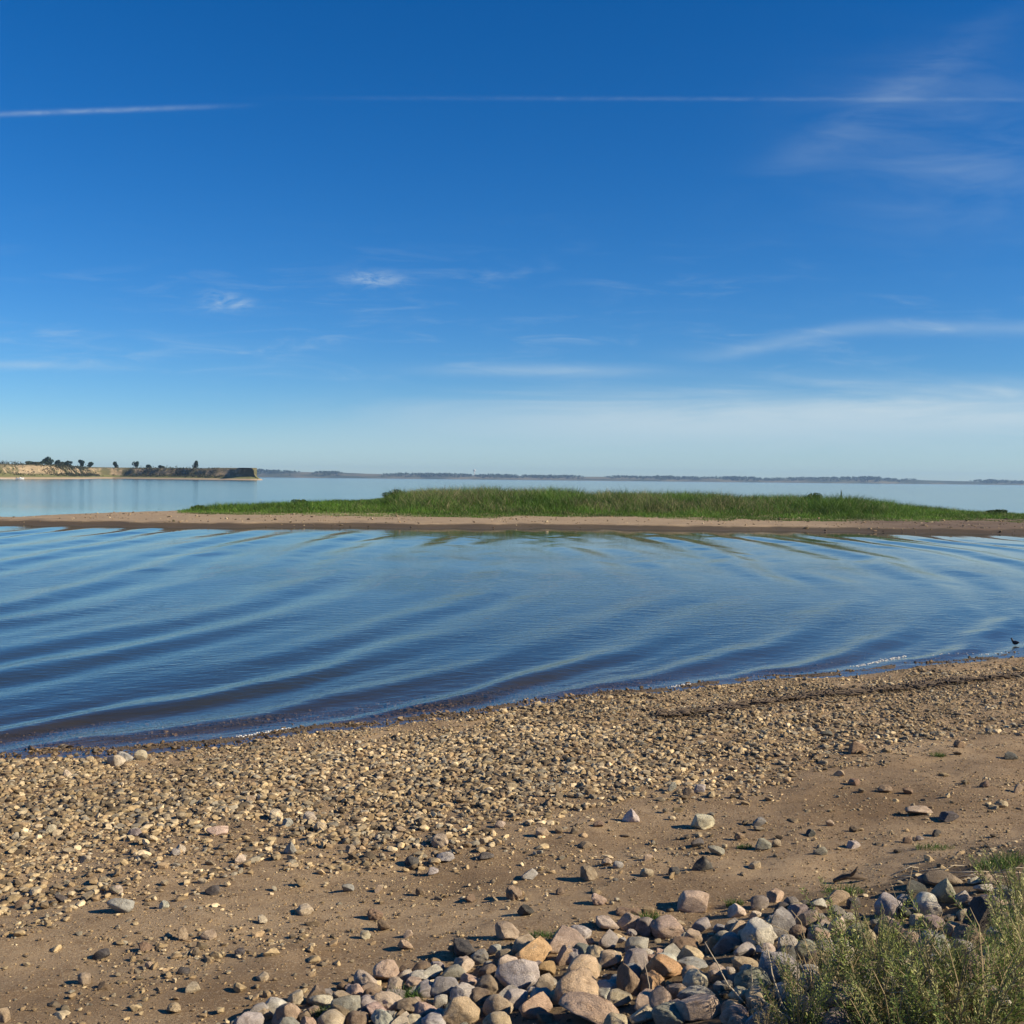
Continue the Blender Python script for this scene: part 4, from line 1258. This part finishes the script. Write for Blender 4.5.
SAGE = [(0.34, 0.37, 0.115), (0.26, 0.30, 0.08), (0.44, 0.42, 0.18), (0.17, 0.215, 0.055)]
DEEP = [(0.13, 0.185, 0.045), (0.19, 0.24, 0.06), (0.085, 0.12, 0.03), (0.25, 0.26, 0.09)]
YEL = [(0.24, 0.20, 0.10), (0.19, 0.18, 0.07), (0.30, 0.24, 0.13), (0.14, 0.15, 0.06)]
WP = [weed_proto(1, 17, .24, .54, .24, SAGE), weed_proto(2, 20, .16, .44, .28, DEEP), weed_proto(3, 14, .20, .48, .22, SAGE + DEEP), weed_proto(4, 13, .14, .38, .22, YEL), weed_proto(5, 19, .22, .52, .28, DEEP + SAGE)]
WEEDS = [  # px, py of the base, proto, scale, label
    (868, 990, 0, 1.0, 'tallest pale green feathery weed reaching above the rocks in the centre of the weed bed'),
    (905, 978, 2, .5, 'pale green weed in front of the pale flat stone'),
    (840, 985, 2, .75, 'feathery weed right of the large shaded grey boulder'),
    (815, 1006, 3, .95, 'yellowish weed at the left end of the weed bed'),
    (855, 1022, 3, 1.0, 'dry yellow-green weed at the bottom edge right of the thick stalk'),
    (890, 1015, 1, 1.0, 'dark green weed in the shaded middle of the weed bed'),
    (925, 1000, 4, .7, 'dense green weed below the pale flat stone'),
    (930, 1030, 3, 1.1, 'seedy yellow-tan weed at the bottom edge beside the broken stick'),
    (960, 1008, 1, .85, 'dark dense weed left of the bottom corner'),
    (985, 1030, 1, 1.1, 'dark low weed filling the bottom edge near the corner'),
    (1012, 1015, 4, .8, 'dense dark weed in the lower right corner'),
    (1012, 975, 2, .62, 'weed rising in front of the rough dark boulder at the right edge'),
    (1024, 940, 0, 1.0, 'tall weed at the right edge beside the rough dark boulder'),
    (960, 972, 1, .5, 'low green weed in front of the rough dark boulder'),
    (1035, 985, 4, .9, 'large weed cut by the right edge of the view'),
    (800, 1030, 2, .75, 'small green weed between the dry stalks at the bottom edge'),
    (876, 958, 0, .5, 'slender light weed behind the tallest one near the rocks'),
    (770, 1036, 3, .6, 'tiny yellow weed low among the cobbles left of the stalks'),
    (895, 1045, 1, 1.0, 'low dark weed under the broken stick'),
    (1015, 900, 2, .55, 'small bright weed on the sand edge at the far right above the boulders'),
    (950, 1045, 4, 1.0, 'dark weed at the very bottom below the seedy one'),
]


def dup_weed(px, py, k, sc_, lab):
    x_, y_, z_ = hit(px, py)
    t_ = thing('weed', lab, 'plant', (x_, y_, z_), random.uniform(0, 6.28), 'weeds over the shore rocks')
    t_.scale = (sc_, sc_, sc_ * random.uniform(.9, 1.08))
    for nm, me_ in zip(('stem', 'foliage'), WP[k]):
        link_mesh(nm, me_, None, t_)


for w_ in WEEDS: dup_weed(*w_)

# grass tufts
GT = [(0.06, 0.12, 0.02), (0.08, 0.15, 0.03), (0.10, 0.14, 0.04)]
TUF = [(405, 1001, .10, .10, 'bright green grass tuft in a gap of the rock pile left of the lumpy boulder'), (325, 1016, .05, .07, 'tiny green tuft by the cream round rock'),
       (648, 919, .09, .07, 'small grass tuft on the sand left of the lone tan boulder'), (566, 938, .12, .06, 'small weedy tuft behind the flat pinkish slab'),
       (845, 893, .12, .08, 'grass tuft on the sand by the driftwood'), (996, 868, .14, .11, 'upright bright grass tuft on the sand near the right edge'), (938, 756, .08, .07, 'lone sprig of green far out on the bare sand'),
       (745, 846 + 2, .06, .05, 'tiny green sprout beside the rounded greenish stone'), (935, 848, .14, .05, 'thin low grass patch on the sand right of the weeds'), (1015, 862, .16, .10, 'wider grass tuft at the right edge of the sand'),
       (540, 936, .06, .05, 'tiny tuft between the tan boulder and the pinkish slab'), (700, 1000, .05, .06, 'tuft sprouting between the broad tan boulder and its neighbours'), (735, 905, .06, .06, 'dark sprig on the sand between the lone tan boulder and the pile')]
for px, py, rr, h_, lab in TUF:
    x_, y_, z_ = hit(px, py)
    n = int(90 + rr * 900)
    a_ = rng.uniform(0, 2 * PI, n); r_ = rr * np.sqrt(rng.random(n))
    P_ = np.stack([np.cos(a_) * r_, np.sin(a_) * r_ * 0.6, np.full(n, -0.01)], 1)
    V, F_, T_, VC = blades(P_, rng.uniform(.4, 1.0, n) * h_, np.full(n, 0.0045), rng.uniform(.2, .9, n), pick(GT, n), 3)
    o = link_mesh('grass_tuft', np_mesh('grass_tuft', V, F_, T_, False, VC), m_grass); o.location = (x_, y_, z_)
    tag(o, lab, 'grass tuft', 'grass tufts on the beach')
# dead straw lying by the rocks right
bm = bmesh.new()
for _ in range(24):
    x0, y0, z0 = hit(random.uniform(890, 1000), random.uniform(872, 884)); a_ = random.uniform(-.5, .5); l_ = random.uniform(.1, .35)
    tube(bm, [(x0, y0, z0 + .012), (x0 + math.cos(a_) * l_ * .5, y0 + math.sin(a_) * l_ * .5, z0 + random.uniform(.02, .05)), (x0 + math.cos(a_) * l_, y0 + math.sin(a_) * l_, z0 + .012)], [.003, .003, .002], 4)
kind(bm_obj('straw', bm, m_dry), 'stuff')

# ------------------------------------------------------------------ haze
m_haze, o = new_mat('haze_air')
pv = N('ShaderNodeVolumePrincipled'); pv.inputs['Color'].default_value = (0.42, 0.66, 1.0, 1); pv.inputs['Density'].default_value = 0.00008
pv.inputs['Anisotropy'].default_value = 0.2
E.nt.links.new(pv.outputs[0], o.inputs['Volume'])
bm = bmesh.new()
bmesh.ops.create_cube(bm, size=1, matrix=Matrix.Translation((0, 3450, 33.5)) @ Matrix.Diagonal((9800, 7200, 73, 1)))
kind(bm_obj('haze', bm, m_haze, smooth=False), 'stuff')

# ------------------------------------------------------------------ light and sky
SUN_EL, SUN_AZ = 30.0, 105.0            # azimuth clockwise from +Y (view direction)
el, az = math.radians(SUN_EL), math.radians(SUN_AZ)
sd = Vector((math.sin(az) * math.cos(el), math.cos(az) * math.cos(el), math.sin(el)))
sun = bpy.data.objects.new('sun', bpy.data.lights.new('sun', 'SUN')); C.objects.link(sun)
sun.data.energy = 5.0; sun.data.angle = math.radians(0.5); sun.data.color = (1.0, 0.87, 0.65)
sun.rotation_euler = sd.to_track_quat('Z', 'Y').to_euler()
sun.location = (40, -10, 40)

wd = bpy.data.worlds.new('World'); S.world = wd; wd.use_nodes = True
E.nt = wd.node_tree
for n_ in list(E.nt.nodes): E.nt.nodes.remove(n_)
wo = N('ShaderNodeOutputWorld'); bg = N('ShaderNodeBackground')
sky = N('ShaderNodeTexSky'); sky.sky_type = 'NISHITA'; sky.sun_disc = False
sky.sun_elevation = el; sky.sun_rotation = az
sky.altitude = 900; sky.air_density = 1.0; sky.dust_density = 0.05; sky.ozone_density = 6.0
hs = N('ShaderNodeHueSaturation'); hs.inputs['Saturation'].default_value = 1.27; hs.inputs['Hue'].default_value = 0.503
E.put(hs.inputs['Color'], sky.outputs[0])
gen = N('ShaderNodeTexCoord').outputs['Generated']
dx, dy, dz = sep(E(gen))
yy = E.m('MAXIMUM', dy, 0.05)
front = dy.step(0.05, 0.25)
u = dx / yy * 1100.0; v = dz / yy * 1100.0
uv = comb(u, v, 0.0)
fib = noise(mapping(uv, (0.010, 0.06, 1)), 1, 6, 0.62, 0.8)
fib2 = noise(mapping(uv, (0.004, 0.030, 1)), 1, 6, 0.62, 1.0)
puff = noise(mapping(uv, (0.04, 0.09, 1)), 1, 6, 0.65, 1.2)
diag = noise(mapping(uv, (0.006, 0.030, 1), (0, 0, math.radians(-38))), 1, 6, 0.6, 0.6)
mask = (v - (u + 512.0) * 0.045).gauss(356, 2.4) * u.step(-235, -400) * (-0.04 + puff * 0.46)
mask = mask + (v - u * 0.008).gauss(376.5, 2.0) * u.step(-330, 160) * u.step(800, 350) * (-0.05 + puff * 0.22)
d1 = (v - u * 0.64)
mask = mask + d1.gauss(145, 22) * u.gauss(370, 100) * diag.step(0.3, 0.75) * 0.13
mask = mask + u.gauss(430, 120) * v.gauss(330, 75) * diag.step(0.2, 0.85) * 0.21
mask = mask + u.gauss(-138, 26) * v.gauss(197, 7) * puff.step(0.3, 0.7) * 0.55 + u.gauss(-60, 70) * v.gauss(199, 9) * fib.step(0.45, 0.75) * 0.25
mask = mask + u.gauss(-287, 20) * (v + u * 0.1).gauss(146, 8) * puff.step(0.3, 0.7) * 0.5 + u.gauss(-300, 55) * v.gauss(168, 5) * fib.step(0.4, 0.7) * 0.22
mask = mask + u.gauss(35, 110) * v.gauss(108.5, 6) * (0.06 + fib * 0.48)
cur = v - (u - 190.0) * 0.17 * u.step(420, 330) - 23.0 * u.step(310, 360) * 1.0
mask = mask + (v - (u.step(170, 370) * 30.0)).gauss(125, 7) * u.step(110, 260) * (0.02 + fib * 0.40)
mask = mask + u.gauss(-490, 60) * v.gauss(109, 4) * (0.1 + fib * 0.3) + u.gauss(-350, 110) * v.gauss(125, 14) * fib.step(0.35, 0.75) * 0.26
mask = mask + (v - u * 0.02 - (fib2 - 0.5) * 40.0).gauss(58, 24) * u.step(-330, 230) * (0.34 + fib2 * 0.85)
mask = mask + v.gauss(150, 65) * fib.step(0.46, 0.85) * fib2.step(0.35, 0.7) * 0.36
mask = mask + v.gauss(20, 32) * 0.34
cv = v.step(0, 2)
mask = (mask * front * cv).clamp()
cold = mixc(mask, mixc(1.0, E(hs.outputs[0]), (0.86, 1.02, 1.12), 'MULTIPLY'), (5.5, 6.8, 7.6))
E.put(bg.inputs['Color'], cold); bg.inputs['Strength'].default_value = 0.064
E.nt.links.new(bg.outputs[0], wo.inputs[0])

S.view_settings.view_transform = 'Standard'; S.view_settings.look = 'None'
S.view_settings.exposure = 0.66; S.view_settings.gamma = 1.0; S.view_settings.use_curve_mapping = False
S.render.engine = 'CYCLES'
S.cycles.max_bounces = 6; S.cycles.diffuse_bounces = 2; S.cycles.glossy_bounces = 3; S.cycles.transparent_max_bounces = 12
S.cycles.transmission_bounces = 3; S.cycles.volume_bounces = 0
S.cycles.use_denoising = True
S.cycles.sample_clamp_indirect = 6.0
